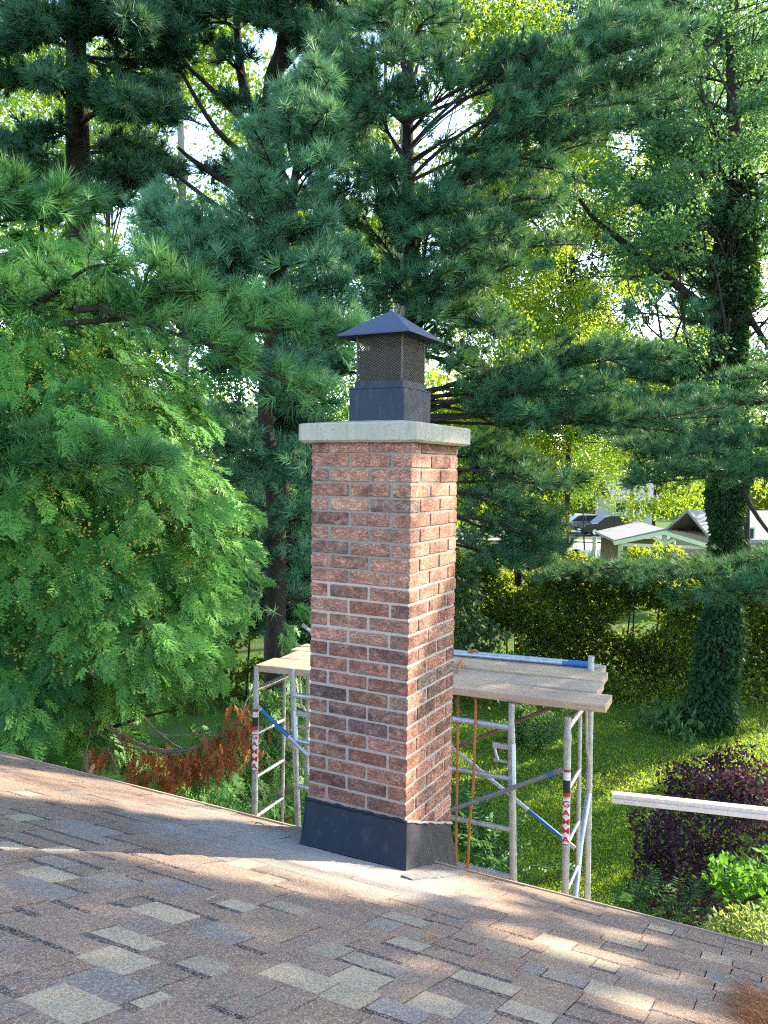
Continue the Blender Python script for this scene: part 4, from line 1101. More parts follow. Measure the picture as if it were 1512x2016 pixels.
for a_, b_, d1, w in [((572, 20), (430, -40), 12, 1.0), ((565, 60), (720, 20), 12.2, 1.0), ((565, 80), (700, 120), 12, 1.0), ((470, 60), (380, 30), 12, .8), ((470, 40), (520, 60), 11.8, .7), ((560, 160), (700, 200), 12.4, .9), ((560, 200), (650, 130), 12.2, .8), ((545, 250), (440, 200), 12.6, .6), ((572, -40), (600, -90), 11.5, 1.), ((572, -20), (760, -60), 12, 1.1), ((470, -20), (350, -40), 12, 1.),
                      ((548, 760), (640, 740), 11.6, .9), ((548, 820), (640, 860), 11.6, .9), ((548, 820), (450, 840), 11.6, .9), ((548, 700), (640, 660), 11.8, .9), ((548, 900), (640, 960), 11.4, .9), ((548, 930), (470, 980), 11.4, .9), ((548, 1000), (640, 1060), 11.4, .9), ((548, 1050), (470, 1120), 11.4, .9), ((548, 1100), (640, 1180), 11.4, .9), ((548, 640), (440, 640), 12, .9), ((548, 740), (440, 740), 11.8, .9), ((548, 860), (570, 800), 11.2, .8), ((548, 960), (570, 900), 11.2, .8), ((548, 1160), (560, 1240), 11.2, .9), ((548, 1160), (460, 1240), 11.2, .9), ((548, 1160), (640, 1260), 11.6, .9),
                      ((540, 380), (430, 330), 12.4, .6), ((560, 330), (700, 300), 12.2, .9), ((550, 420), (690, 380), 12.4, .9), ((380, 140), (330, 120), 12, .5), ((300, 70), (280, 60), 12, .6), ((560, 100), (640, 60), 11.6, .8), ((480, 150), (420, 90), 12.2, .6), ((560, 260), (680, 250), 12.8, .9), ((545, 60), (520, 10), 11.9, .8), ((560, 20), (660, -30), 11.8, .9)]:
    for q in range(2):
        j = rng.normal(0, 16, 2); pine_bough(tr, at(*a_, 13), at(b_[0] + j[0], b_[1] + j[1], d1 + .5 * q), w * .85, .02, .03, TUFT_F, .9, 1.2, .25, .28, .35, True, -.15)
tr.finish(M['bark'], M['pine_dark'])

# ---------------------------------------------------------------- pine outside the right edge, layered boughs over the hedge
tr = Tree('white_pine', 'pine beyond the right edge with flat layered boughs hanging before the hedge and gable', 'pine tree', ground_at(1720, 11.0), g)
b0 = ground_at(1720, 11); tr.trunk.tube(smooth([b0, at(1720, 700, 11), at(1730, 0, 11)], 5), taper(.2, .08, 11), 9)
for a_, b_, d1, w in [((1710, 950), (1235, 955), 10.2, .42), ((1710, 940), (1320, 930), 9.8, .5), ((1710, 930), (1330, 925), 10.0, .5), ((1710, 860), (1330, 890), 10.8, .6), ((1710, 840), (1230, 880), 11.2, .6), ((1710, 890), (1250, 915), 11.0, .45),
                      ((1710, 1160), (1080, 1140), 10.4, .45), ((1710, 1170), (1240, 1150), 10.0, .5), ((1710, 1150), (1200, 1128), 10.9, .42), ((1710, 1180), (1390, 1165), 9.8, .6), ((1710, 780), (1380, 800), 11, .5), ((1710, 720), (1440, 740), 11, .6), ((1710, 1090), (1440, 1110), 10.5, .5), ((1710, 1200), (1330, 1190), 10.9, .5)]:
    for q in range(2):
        j = rng.normal(0, 7, 2); pine_bough(tr, at(*a_, 11), at(b_[0] + j[0], b_[1] + j[1], d1 + .4 * q), w, .03, .022, TUFT, .85, 1.0, .3, .14, .5, True, .12)
tr.finish(M['bark'], M['pine'])

# ---------------------------------------------------------------- airy pine on the right
tr = Tree('white_pine', 'airy blue-green pine at the right with a slim dark stem and layered boughs', 'pine tree', ground_at(1424, 17.4), g)
b0 = ground_at(1424, 17.4); tr.trunk.tube(smooth([b0, at(1440, 800, 17.4), at(1450, 300, 17.4), at(1448, -260, 17.4)], 5), taper(.16, .05, 16), 9)
ygs = list(range(-60, 880, 62))
for i, yy in enumerate(ygs):
    for side_, xx in ((-1, rng.uniform(1010, 1230)), (-1, rng.uniform(1180, 1360)), (1, rng.uniform(1540, 1660))):
        d1 = 16.4 + rng.uniform(-2.4, 1.6)
        pine_bough(tr, at(1446, yy + 40, 17.4), at(xx, yy + rng.uniform(-45, 35), d1), rng.uniform(.7, 1.1), .03, .03, TUFT_F, .72, 1.15, .22, .2, .4, True, .05)
tr.finish(M['bark'], M['pine_blue'])

# ---------------------------------------------------------------- cedar filling the left
tr = Tree('cedar', 'broad bright green cedar with drooping fan sprays filling the left side', 'cedar tree', ground_at(120, 6.6))
b0 = ground_at(120, 6.6); tr.trunk.tube(smooth([b0, at(130, 1200, 6.6), at(110, 800, 6.6), at(80, 420, 6.5)], 5), taper(.14, .012, 16), 9)
for x0, y0, x1, y1, d1 in [(120, 1500, 330, 1400, 6.0), (120, 1250, 300, 1180, 6.0), (115, 1000, 330, 950, 6.0), (115, 900, 60, 820, 5.9), (110, 1100, -20, 1020, 6.0), (120, 1350, 20, 1300, 6.0), (115, 1150, 430, 1060, 6.2)]:
    c_ = curve(at(x0, y0, 6.6), at(x1, y1, d1), .05, 8, .05); tr.limb.tube(list(c_), taper(.03, .008, 8), 6)
# outline of the crown: centre, half width (in px at depth), depth of its front
def frames(D, N):
    D = D / np.linalg.norm(D, axis=1, keepdims=True); N = N - (N * D).sum(1, keepdims=True) * D; N = N / np.maximum(np.linalg.norm(N, axis=1, keepdims=True), 1e-6)
    return np.stack([np.cross(N, D), N, D], 2)
def stamp_f(templates, P, Rm, S):
    which = rng.integers(0, len(templates), len(P)); out = []; idx = []
    for k in range(len(templates)):
        m = np.where(which == k)[0]
        V = np.einsum('nij,vj->nvi', Rm[m], templates[k]) * S[m, None, None] + P[m, None, :]
        out.append(V.reshape(-1, 3)); idx.append(np.repeat(m, len(templates[k])))
    return np.concatenate(out), np.concatenate(idx)
def plume(c, out, size, n, tint, drop=.6):          # one drooping hand of overlapping fans, its face to the sky
    out = nrm(out); dn = np.array([0, 0, -1.]); ax = nrm(out * .60 + dn * drop + .28 * _R + rng.normal(0, .2, 3)); nm = nrm(out * .60 + np.array([0, 0, .75]) + rng.normal(0, .12, 3))
    sd = nrm(np.cross(nm, ax)); P = []; D = []; N = []; S = []
    for i in range(n):
        t = rng.random() ** .8; w = rng.normal(0, .24)
        P.append(c + ax * size * (t - .35) * .85 + sd * size * w * (.5 + .6 * t) + nm * rng.normal(.0, .05) * size + dn * size * .25 * (t * t + w * w))
        D.append(nrm(ax + sd * w * 1.5 + dn * .35 * t + rng.normal(0, .14, 3))); N.append(nrm(nm + ax * .15 + rng.normal(0, .22, 3))); S.append(rng.uniform(.55, 1.0) * size / .26)
    V, idx = stamp_f(SPRAY, np.array(P), frames(np.array(D), np.array(N)), np.array(S))
    t_ = np.clip(rng.beta(2, 2.2, n) * .5 + .25 + tint, 0, 1); tr.add(V, np.clip(t_[idx] + rng.normal(0, .05, len(idx)), 0, 1))
CC = at(110, 1000, 6.75)
def cedar_cluster(px, py, d, r, n, tint=0.):
    c = at(px, py, d); o_ = c - CC; o_[2] *= .25; o_ = nrm(o_ - .35 * _F)
    for k in range(max(1, n // 9)):
        plume(c + rng.normal(0, r * .5, 3), o_ + rng.normal(0, .25, 3), rng.uniform(.20, .31), 9, tint)
edge = [(430, 85), (470, 110), (520, 190), (600, 250), (680, 360), (760, 385), (850, 400), (900, 395), (950, 450), (1000, 475), (1080, 470), (1150, 460), (1220, 440), (1290, 395), (1340, 290), (1400, 170), (1460, 90)]
ey = [e[0] for e in edge]; ex_ = [e[1] for e in edge]
pts_c = []
while len(pts_c) < 360:
    py = rng.uniform(440, 1490); xr = np.interp(py, ey, ex_); px = -110 + (xr - 8 + 110) * rng.random()
    if all((px - a_) ** 2 + (py - b_) ** 2 * .8 > 33 ** 2 for a_, b_ in pts_c) or rng.random() < .02:
        if math.sin(px * .031 + 2.1 * math.sin(py * .011)) + math.sin(py * .027 + 1.7 * math.sin(px * .017)) > -1.05: pts_c.append((px, py))
        elif rng.random() < .15: pts_c.append((px, py))
for px, py in pts_c:
    xr = np.interp(py, ey, ex_); q = min(1, max(0, (xr - px) / 260)); lump = .32 * math.sin(px * .021 + 1.3) * math.sin(py * .017 + px * .006) + .12 * math.sin(px * .05 + py * .043)
    d = 6.35 - 1.10 * math.sin(q * math.pi / 2) * (1 if py > 700 else .75) + lump + rng.uniform(-.06, .10)
    for k in range(2):
        c = at(px + rng.normal(0, 8) + 14 * k, py + rng.normal(0, 8) + 16 * k, d + .34 * k); o_ = c - CC; o_[2] *= .2; o_ = nrm(nrm(o_) - .55 * _F + .25 * _R)
        plume(c, o_ + rng.normal(0, .22, 3), rng.uniform(.22, .33), 13 if k == 0 else 7, rng.choice([-.25, -.08, .10, .30]) + .10 * (px > xr - 120))  # right margin lightened in the leaf colour, as if lit from the right
for i in range(90):                               # inner and rear foliage
    py = rng.uniform(560, 1500); xr = np.interp(py, ey, ex_); px = -120 + (xr + 100) * rng.random(); c = at(px, py, rng.uniform(6.3, 7.6)); plume(c, nrm(c - CC) + rng.normal(0, .3, 3), .34, 7, 0)
for x, y in ((60, 430), (75, 455), (70, 490), (95, 500), (120, 470), (50, 520)): cedar_cluster(x, y, 6.1, .06, 9, .25)
# lower skirts beside the left scaffold frame
for x, y, d in ((400, 1560, 6.00), (440, 1545, 6.00), (470, 1590, 6.00), (380, 1585, 6.00), (425, 1600, 6.00), (500, 1570, 6.00), (540, 1590, 6.00), (350, 1540, 6.00), (520, 1480, 6.75), (560, 1420, 6.75), (540, 1350, 6.75), (580, 1500, 6.75), (470, 1440, 6.75), (500, 1380, 6.75), (590, 1560, 6.00), (300, 1500, 6.75), (560, 1290, 6.80), (590, 1240, 7.00), (420, 1420, 6.75), (250, 1440, 6.75), (150, 1430, 6.20), (60, 1380, 6.20), (20, 1450, 6.20), (100, 1470, 6.20), (590, 1380, 6.75), (600, 1440, 6.75)):
    cedar_cluster(x, y, d, .22, 26, -.08)
    cedar_cluster(x + rng.uniform(-30, 30), y + 70, d + .2, .25, 16, -.15)
for i in range(46):                                # low boughs behind the dead branch
    x, y = rng.uniform(150, 600), rng.uniform(1380, 1600)
    cedar_cluster(x, y, rng.uniform(7.0, 7.8), .22, 27, -.08)
# yellow cones among the sprays
cP = []
for i in range(230):
    py = rng.uniform(640, 1330); xr = np.interp(py, ey, ex_); px = 20 + (xr - 60) * rng.random(); q = min(1, max(0, (xr - px) / 260)); c_ = at(px, py, 6.22 - 1.28 * math.sin(q * math.pi / 2))
    for k in range(7): cP.append(c_ + rng.normal(0, .035, 3))
tr.finish(M['bark'], M['cedar'])
V, idx = stamp(blade_leaf(.022, .014, .5), cP, rng.normal(size=(len(cP), 3)), rng.uniform(.7, 1.2, len(cP)))
M['cone'] = m_leaf("young_cones", (.22, .22, .03), (.38, .34, .05), .15)
o = tri_mesh('cones', V, M['cone'], tr.o, rng.random(len(V)))
# dead branch hanging from the cedar
dt = Tree('dead_branch', 'dead rust-brown cedar branch with bare grey twigs hanging at the roof edge', 'dead branch', at(140, 1330, 6.0))
main = smooth([at(30, 1308, 6.3), at(120, 1350, 6.15), at(200, 1420, 6.05), at(260, 1460, 6.0), at(340, 1480, 5.97), at(420, 1460, 5.95), at(490, 1415, 5.93)], 5)
dt.trunk.tube(main, taper(.030, .006, len(main)), 7)
for pts_ in ([(180, 1410), (190, 1440), (250, 1470), (330, 1476), (400, 1465), (455, 1430)], [(230, 1420), (270, 1432), (320, 1447), (390, 1446), (440, 1440)], [(200, 1390), (270, 1392), (310, 1378), (345, 1358)], [(270, 1392), (300, 1430), (350, 1470), (380, 1475)], [(180, 1425), (172, 1470), (158, 1515)], [(215, 1470), (200, 1500), (190, 1520)], [(215, 1480), (230, 1510), (245, 1522)], [(340, 1478), (380, 1500), (430, 1490), (470, 1470)], [(250, 1392), (262, 1425)], [(470, 1420), (485, 1380), (500, 1350)]):
    q = smooth([at(x, y, 6.0 - .0002 * (x - 180)) for x, y in pts_], 4); dt.limb.tube(q, taper(.009, .003, len(q)), 5)
P = []; D = []; S = []
for x, y, sp, n in ((150, 1390, 18, 24), (150, 1410, 12, 18), (185, 1400, 14, 16), (205, 1475, 12, 10), (215, 1490, 10, 8), (250, 1440, 8, 5), (250, 1540, 8, 5), (290, 1490, 22, 40), (320, 1505, 22, 46), (350, 1500, 24, 54), (380, 1500, 22, 50), (410, 1480, 24, 54), (440, 1460, 24, 58), (465, 1440, 22, 50), (485, 1420, 18, 40), (470, 1390, 14, 20), (300, 1520, 18, 30), (345, 1535, 16, 30), (395, 1510, 20, 34), (450, 1490, 20, 36), (270, 1475, 12, 14), (490, 1470, 16, 22), (510, 1475, 8, 6), (195, 1385, 10, 10)):
    for i in range(n):
        P.append(at(x + rng.normal(0, sp), y + rng.normal(0, sp * .5), 5.98 - .0002 * (x - 180) + rng.normal(0, .07))); D.append(nrm(np.array([0, 0, -1.]) + rng.normal(0, .33, 3))); S.append(rng.uniform(.40, .80))
keep = rng.random(len(P)) < .62
dt.leaves(DEADSPRAY, np.array(P)[keep], np.array(D)[keep], np.array(S)[keep]); dt.finish(M['twig'], M['dead'], 'dead_foliage')

# ---------------------------------------------------------------- broadleaf trees
def blobs(tr, lst, leaf, size=1., dens=1.0, root=None, r_l=.03, tint=0., hang=.0, lp=.3):
    for px, py, d, r, n in lst:
        c = at(px, py, d); n = int(n * dens)
        v = rng.normal(size=(n, 3)); v /= np.linalg.norm(v, axis=1, keepdims=True)
        P = c + v * (r * rng.random(n)[:, None] ** .42) * np.array([1, 1, .8]); 
        D = rng.normal(size=(n, 3)) * .8 + v * .5 + np.array([0, 0, -.35 - hang])
        tr.leaves(leaf, P, D, size * rng.uniform(.7, 1.25, n), None, np.clip(rng.beta(2, 2.2, n) + tint, 0, 1))
        if root is not None and rng.random() < lp:
            q = curve(root(c), c, .05, 6, .12); tr.limb.tube(list(q), taper(r_l, r_l * .25, 6), 5, False)
            for k in range(3):
                e = c + nrm(rng.normal(size=3)) * r * .8; q2 = curve(q[3], e, .0, 4, .05); tr.limb.tube(list(q2), taper(r_l * .35, r_l * .12, 4), 4, False)
def stem_root(base, top, lo=.35, hi=.85):
    base = L(base); top = L(top)
    return lambda c: base + (top - base) * min(hi, max(lo, ((c[2] - base[2]) / (top[2] - base[2]) - .12 - .1 * rng.random())))
def region(x0, x1, y0, y1, n, d, r, nl, jit=.0, gaps=()):
    out = []
    while len(out) < n:
        x, y = rng.uniform(x0, x1), rng.uniform(y0, y1)
        if any(((x - gx) / ga) ** 2 + ((y - gy) / gb) ** 2 < 1 for gx, gy, ga, gb in gaps): n -= .25; continue
        out.append((x, y, d * rng.uniform(.9, 1.12), r * rng.uniform(.7, 1.25), nl))
    return out
g2 = 'broadleaf trees beyond the pines'
def broadleaf(label, px, d, lean, htop, r0, lst, leaf, mat, size, bark, tint=0., dens=1., name='maple_tree', cat='maple tree', group=g2):
    base = ground_at(px, d); top = at(px + lean, htop, d)
    t = Tree(name, label, cat, base, group)
    mid = base * .45 + top * .55 + rng.normal(0, .12, 3)
    t.trunk.tube(smooth([base, mid, top], 6), taper(r0, r0 * .22, 13), 9)
    blobs(t, lst, leaf, size, dens, stem_root(base, top), r0 * .22, tint)
    return t
t = broadleaf('tall grey-trunked maple glowing yellow-green through the gap left of the young pine', 342, 19, 8, 60, .20,
              region(-60, 520, 170, 520, 40, 18.5, .95, 260, 0, GAPS) + [(430, 430, 17, .8, 320), (400, 400, 17.5, .6, 260), (450, 340, 18, .6, 220), (60, 330, 17, 1., 300), (340, 440, 17, .7, 260), (200, 500, 17, .8, 260), (240, 350, 18, .7, 200)], LEAF, M['maple'], 1.05, M['bark_grey'], .15)
t.finish(M['bark_grey'], M['maple'])
t = broadleaf('maple with sunlit hanging leafy twigs at the top of the picture, right of centre', 745, 12.5, 60, -420, .13,
              [(845, 20, 11, .45, 300), (905, 70, 11, .5, 380), (960, 30, 11.5, .6, 420), (1010, 90, 11.5, .55, 420), (960, 140, 11.5, .45, 320), (1040, 30, 12, .6, 380), (985, 190, 12, .4, 240), (905, 165, 10.8, .18, 70), (945, 168, 10.8, .14, 45), (895, 120, 10.8, .22, 110), (800, 45, 10.5, .25, 120), (1060, 170, 12, .5, 300), (1090, 90, 12.5, .6, 300), (760, -20, 11, .6, 300), (900, -60, 11, .9, 500), (1030, -60, 12, .9, 500)], LOBED, M['maple'], .95, M['bark'], .22)
for pts_ in ([(892, -40, 10.9), (898, 60, 10.8), (903, 150, 10.8), (902, 168, 10.8), (950, 172, 10.8)], [(900, 80, 10.8), (930, 110, 10.8), (945, 140, 10.8)], [(830, 140, 10.8), (870, 150, 10.8), (903, 168, 10.8)], [(800, 180, 11), (850, 160, 10.9), (900, 165, 10.8)]):
    q = smooth([at(*p) for p in pts_], 4); t.limb.tube(q, taper(.014, .005, len(q)), 5)
t.finish(M['bark_grey'], M['maple'])
t = broadleaf('loose airy maple in the sky gaps between the chimney cap and the ivy-clad trunk', 1120, 23, 20, 40, .10,
              region(900, 1380, 280, 880, 330, 22, .68, 250, 0, GAPS) + [(1100, 480, 18, .5, 200), (1010, 640, 18, .6, 240), (1170, 700, 18, .7, 300), (1040, 720, 18, .7, 300), (1260, 560, 18, .5, 200), (950, 600, 18, .5, 200)], LEAF, M['maple'], .95, M['bark_grey'], .0)
t.finish(M['bark'], M['maple'])

t = broadleaf('leafy blue-green ash behind the loose maple, closing the sky at the upper right', 1424, 27, -30, -80, .15,
              region(940, 1580, -80, 760, 250, 26.5, .85, 230, 0, [(gx, gy, ga * .8, gb * .8) for gx, gy, ga, gb in GAPS]), LEAF, M['oak'], 1.7, M['bark'], .1, .75, 'ash_tree', 'ash tree')
t.finish(M['bark'], M['oak'])

# ivy-clad oak on the right
base = ground_at(1412, 16.5)
oak = Tree('oak_tree', 'ivy-clad dark oak on the right, leaning limbs and a leafy crown', 'oak tree', base)
tk = smooth([base, at(1425, 1200, 16.5), at(1430, 1000, 16.5), at(1440, 700, 16.5), at(1450, 420, 16.5), at(1440, 150, 16.5), at(1430, -150, 16.5)], 5)
oak.trunk.tube(tk, taper(.27, .07, len(tk)), 10)
for pts_, r in (([(1435, 640, 16.5), (1330, 560, 16.2), (1230, 480, 16), (1170, 430, 15.8), (1140, 390, 15.6)], .10), ([(1445, 520, 16.5), (1520, 430, 16), (1580, 380, 16)], .09), ([(1440, 560, 16.5), (1520, 690, 16), (1600, 740, 16)], .08), ([(1438, 900, 16.5), (1480, 1000, 16), (1540, 1080, 16)], .07), ([(1448, 500, 16.5), (1400, 460, 16.2), (1375, 420, 16)], .06), ([(1448, 430, 16.5), (1330, 280, 16), (1250, 200, 15.6)], .06), ([(1442, 250, 16.5), (1500, 150, 16), (1540, 60, 16)], .06)):
    q = smooth([at(*p) for p in pts_], 5); oak.limb.tube(q, taper(r, r * .3, len(q)), 7)
lst = region(1180, 1600, -80, 540, 80, 15.8, .46, 220, 0, [(1240, 300, 50, 40), (1475, 640, 50, 60), (1420, 520, 40, 25)]) + region(1240, 1580, 380, 900, 30, 15.8, .42, 170, 0, GAPS) + [(1200, 420, 15.6, .4, 160), (1260, 500, 15.8, .4, 140), (1300, 420, 15.6, .5, 260), (1340, 360, 15.4, .6, 340), (1460, 300, 15, .6, 340), (1500, 210, 15, .6, 340), (1370, 250, 15.4, .6, 320), (1340, 700, 15.6, .5, 220), (1490, 780, 15.6, .5, 260), (1380, 800, 15.6, .5, 200), (1280, 830, 15.4, .5, 200), (1320, 900, 15.6, .5, 220), (1470, 880, 15.4, .5, 220)]
rt_ = stem_root(tk[0], tk[-1], .35, .9)
blobs(oak, lst, LEAF, .95, 1.0, rt_, .035)
iv = []                                            # ivy: leaves wrapped round the trunk
P = []; D = []
cum = np.array(tk)
for i in range(17000):
    t_ = rng.random() ** 1.25 * .72; q = t_ * (len(tk) - 1); k = min(int(q), len(tk) - 2); p = cum[k] + (cum[k + 1] - cum[k]) * (q - k)
    y_ = t_ / .72; rad = .82 * (.33 + .08 * math.sin(11 * t_ + 1) + .07 * math.sin(23 * t_) + .06 * math.sin(57 * t_)) * (1 - .22 * y_) + .05
    a = rng.uniform(0, 6.28); o_ = np.array([math.cos(a), math.sin(a), 0]); P.append(p + o_ * rad * rng.uniform(.75, 1.1) + np.array([0, 0, rng.normal(0, .05)])); D.append(nrm(o_ * .6 + np.array([0, 0, -.6]) + rng.normal(0, .35, 3)))
V, idx = stamp(LEAF, P, D, rng.uniform(1.0, 1.8, len(P))); oak.finish(M['bark'], M['oak'])
tri_mesh('ivy', V, M['ivy'], oak.o, rng.beta(2, 2.2, len(P))[idx])

# trees further off, seen sunlit through the openings
far = [('bright young street tree with a thin pale stem, beside the parked cars', 1155, 55, 900, .10, region(1112, 1215, 860, 985, 18, 55, 1.3, 190), .3, 1.7),
       ('sunlit tree mass far behind the gable, filling the opening above it', 1290, 58, 720, .25, region(1180, 1560, 700, 965, 60, 56, 2.2, 340) + [(1215, 985, 57, 1.3, 260), (1262, 985, 57, 1.2, 240), (1300, 1000, 57, 1.2, 240), (1340, 990, 57, 1.3, 240), (1380, 1000, 57, 1.2, 240), (1250, 1015, 57, .9, 160)], .25, 2.4),
       ('tall yellow-green tree standing behind the hedge just right of the chimney', 1010, 34, 700, .25, region(870, 1050, 640, 1010, 55, 33, 1.25, 430), .25, 1.8),
       ('hazy tree far behind the cedar, seen through its left-hand openings', 60, 36, 420, .25, region(-80, 330, 440, 960, 70, 35, 1.5, 380, 0, GAPS), .15, 2.0),
       ('shaded tree far off behind the trunk of the young pine', 560, 38, 500, .25, region(300, 820, 420, 1060, 120, 37, 1.7, 420, 0, GAPS), .0, 2.2),
       ('distant tree in the upper left corner behind the dark pines', 220, 30, -150, .25, region(-60, 520, -80, 330, 62, 29, 1.25, 340, 0, GAPS), .0, 1.9),
       ('distant tree behind the upper centre pine boughs', 760, 32, -150, .25, region(540, 1120, -100, 520, 86, 31, 1.25, 340, 0, GAPS), .05, 1.9),
       ('distant tree behind the oak crown at the right edge', 1480, 34, -120, .25, region(1080, 1560, -60, 560, 66, 33, 1.2, 280, 0, GAPS), .05, 1.7)]
for lab, px, d, ht, r0, lst, ti, sz in far:
    t = broadleaf(lab, px, d, 0, ht, r0 * .6, lst, LEAF, M['maple'], sz * 1.16, M['bark'], ti, .68, 'leafy_tree', 'tree', 'trees far beyond the garden')
    t.finish(M['bark'], M['oak'] if 'shaded' in lab else M['maple'])

# far-off wood that closes the view behind the street
n = 26000; px_ = rng.uniform(-200, 1720, n); d_ = rng.uniform(98, 118, n); top_ = 790 + 45 * np.sin(px_ * .013) + 30 * np.sin(px_ * .041 + 1) + 14 * np.sin(px_ * .11)
py_ = top_ + (1010 - top_) * rng.random(n) ** .8
P = CAM + d_[:, None] * (((px_ - CX) / FPX)[:, None] * _R - ((py_ - CY) / FPX)[:, None] * _U + _F)
V, idx = stamp(LEAF, P, rng.normal(size=(n, 3)) + np.array([0, 0, -.3]), rng.uniform(7, 13, n)); o = tri_mesh('distant_wood', V, M['hedge'], None, rng.beta(2, 2.2, n)[idx])
tag(o, 'green wood far off that closes the view behind the street', 'wood', None, 'stuff')

# ---------------------------------------------------------------- hedge, creeper column, garden shrubs
def plant(name, label, cat, base, group=None): return Tree(name, label, cat, base, group)
def hedge_run(label, pa, pb, depth, h, n, size, mat, tint=0., stems=True, group=None, top=None):
    a = np.array(pa[:2]); b = np.array(pb[:2]); d = (b - a) / np.linalg.norm(b - a); p = np.array([-d[1], d[0]]); ln = np.linalg.norm(b - a)
    t = plant('hedge', label, 'hedge', (*(a + b) / 2, GZ), group)
    u = rng.random(n); hh_ = h * (1 + .05 * np.sin(u * ln * 1.3 + .6) + .05 * np.sin(u * ln * 3.1 + 1) + .05 * np.sin(u * ln * 7.7 + 2)) if top is None else top(u)
    face = rng.random(n); w = np.where(face < .55, -depth / 2 * rng.uniform(.7, 1.05, n), rng.uniform(-depth / 2, depth / 2, n))
    w = w + .30 * np.sin(u * ln * 1.9 + rng.normal(0, .2, n))
    hole = np.sin(u * ln * 2.7 + 3 * face) 
    z = np.where((face > .72), hh_ * rng.uniform(.88, 1.04, n), hh_ * rng.uniform(.02, 1.0, n))
    w = w + .22 * np.sin(z * 4.3 + u * ln * 1.1) + rng.normal(0, .08, n)
    P = np.stack([a[0] + d[0] * u * ln + p[0] * w, a[1] + d[1] * u * ln + p[1] * w, GZ + z], 1)
    keep = (np.sin(u * ln * 2.1 + 1.5 * np.sin(z * 2.2)) + np.sin(z * 3.7 + 1.3 * np.sin(u * ln * .9))) > -1.15
    P = P[keep]; z = z[keep]; hh_ = hh_[keep]; n = len(P)
    D = rng.normal(size=(n, 3)) * .8 + np.array([*(-p * .4), .1]) 
    t.leaves(LEAF, P, D, size * rng.uniform(.7, 1.3, n), None, np.clip(rng.beta(2, 2.2, n) + tint + .25 * (z > hh_ * .9), 0, 1))  # top leaves lightened in colour as if sunlit; tint shifts them all
    if stems:
        for i in range(int(ln / .45)):
            q = a + d * (i + rng.random()) * .45; t.limb.tube([(*q, GZ), (q[0] + rng.normal(0, .1), q[1] + rng.normal(0, .1), GZ + h * .8)], [.03, .012], 5)
    t.finish(M['bark'], mat); return t
hedge_run('dark overgrown hedge with a sunlit top along the end of the lawn', ground_at(840, 20.5), ground_at(1760, 21.5), 1.6, 2.98, 70000, 1.35, M['hedge'], -.18)  # negative tint paints the hedge's shaded side into its leaf colour
hedge_run('shaded hedge behind the left scaffold and cedar', ground_at(-500, 17), ground_at(820, 19.0), 1.6, 4.2, 42000, 1.6, M['hedge'], -.25)  # its shade is put into the leaves by a darker tint
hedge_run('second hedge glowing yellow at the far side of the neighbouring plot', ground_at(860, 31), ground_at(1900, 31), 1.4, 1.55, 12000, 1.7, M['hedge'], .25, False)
t = plant('creeper_column', 'tall creeper-covered tree with a glowing right rim, just left of the parked cars', 'creeper', ground_at(1030, 21.8))
lst = [(x, y, 19.4 + rng.uniform(-.4, .4), .5, 260) for x, y in [(1080, 900), (1092, 950), (1092, 1010), (1085, 1050), (1050, 900), (1010, 930), (960, 960), (1030, 980), (1000, 1010), (1060, 1040), (950, 1030), (1020, 1060), (980, 880), (930, 910), (1060, 1090), (920, 980), (930, 1060)]]
bs = ground_at(1030, 21.8); t.trunk.tube(smooth([bs, at(1020, 1000, 21.8), at(1010, 860, 21.0)], 4), taper(.14, .04, 9), 7)
blobs(t, lst, IVYLEAF, 1.5, 1.1, stem_root(bs, at(1010, 860, 19.6)), .03, .0)
t.finish(M['bark'], M['hedge'])
t = plant('vine_shrub', 'dark broad-leaved vine shrub with pale glints immediately right of the chimney', 'shrub', ground_at(930, 11.8))
lst = [(x, y, 11.6, .28, 120) for x, y in [(915, 1170), (930, 1230), (945, 1300), (920, 1290), (960, 1250), (900, 1340), (940, 1350), (975, 1340), (910, 1130), (1000, 1320)]]
bs = ground_at(930, 11.8); blobs(t, lst, LOBED, 1.15, 1., stem_root(bs, at(925, 1150, 11.7), .02, .6), .014, -.1); t.finish(M['bark'], M['ivy'])
for (px, py, d, r, lab) in ((1064, 1430, 15.5, .36, 'small round clipped shrub, the right one of the pair under the planks'), (1032, 1424, 16.0, .33, 'small round clipped shrub, partly hidden by the middle scaffold post')):
    c = at(px, py, d); t = plant('round_shrub', lab, 'shrub', (c[0], c[1], GZ), 'clipped round shrubs')
    n = 2600; v = rng.normal(size=(n, 3)); v /= np.linalg.norm(v, axis=1, keepdims=True); P = c + v * r * rng.uniform(.6, 1.04, n)[:, None] * np.array([1, 1, 1.15]); P = P[P[:, 2] > GZ]
    t.leaves(ROUND, P, rng.normal(size=P.shape) * .6 + (P - c) / r, rng.uniform(.7, 1.2, len(P))); t.limb.tube([(c[0], c[1], GZ), c], [.05, .02], 6); t.finish(M['bark'], M['topiary'])
def bush(name, label, cat, px, d, lst, leaf, mat, size, tint=0., hang=0., cull=None):
    b = ground_at(px, d); t = plant(name, label, cat, b)
    tp_ = max(lst, key=lambda q: -q[1]); top = at(tp_[0], tp_[1], tp_[2]); top = np.array([b[0] * .5 + top[0] * .5, b[1] * .5 + top[1] * .5, top[2]])
    blobs(t, lst, leaf, size, 1., stem_root(b, top, .02, .7), .014, tint, hang); t.finish(M['bark'], mat); return t
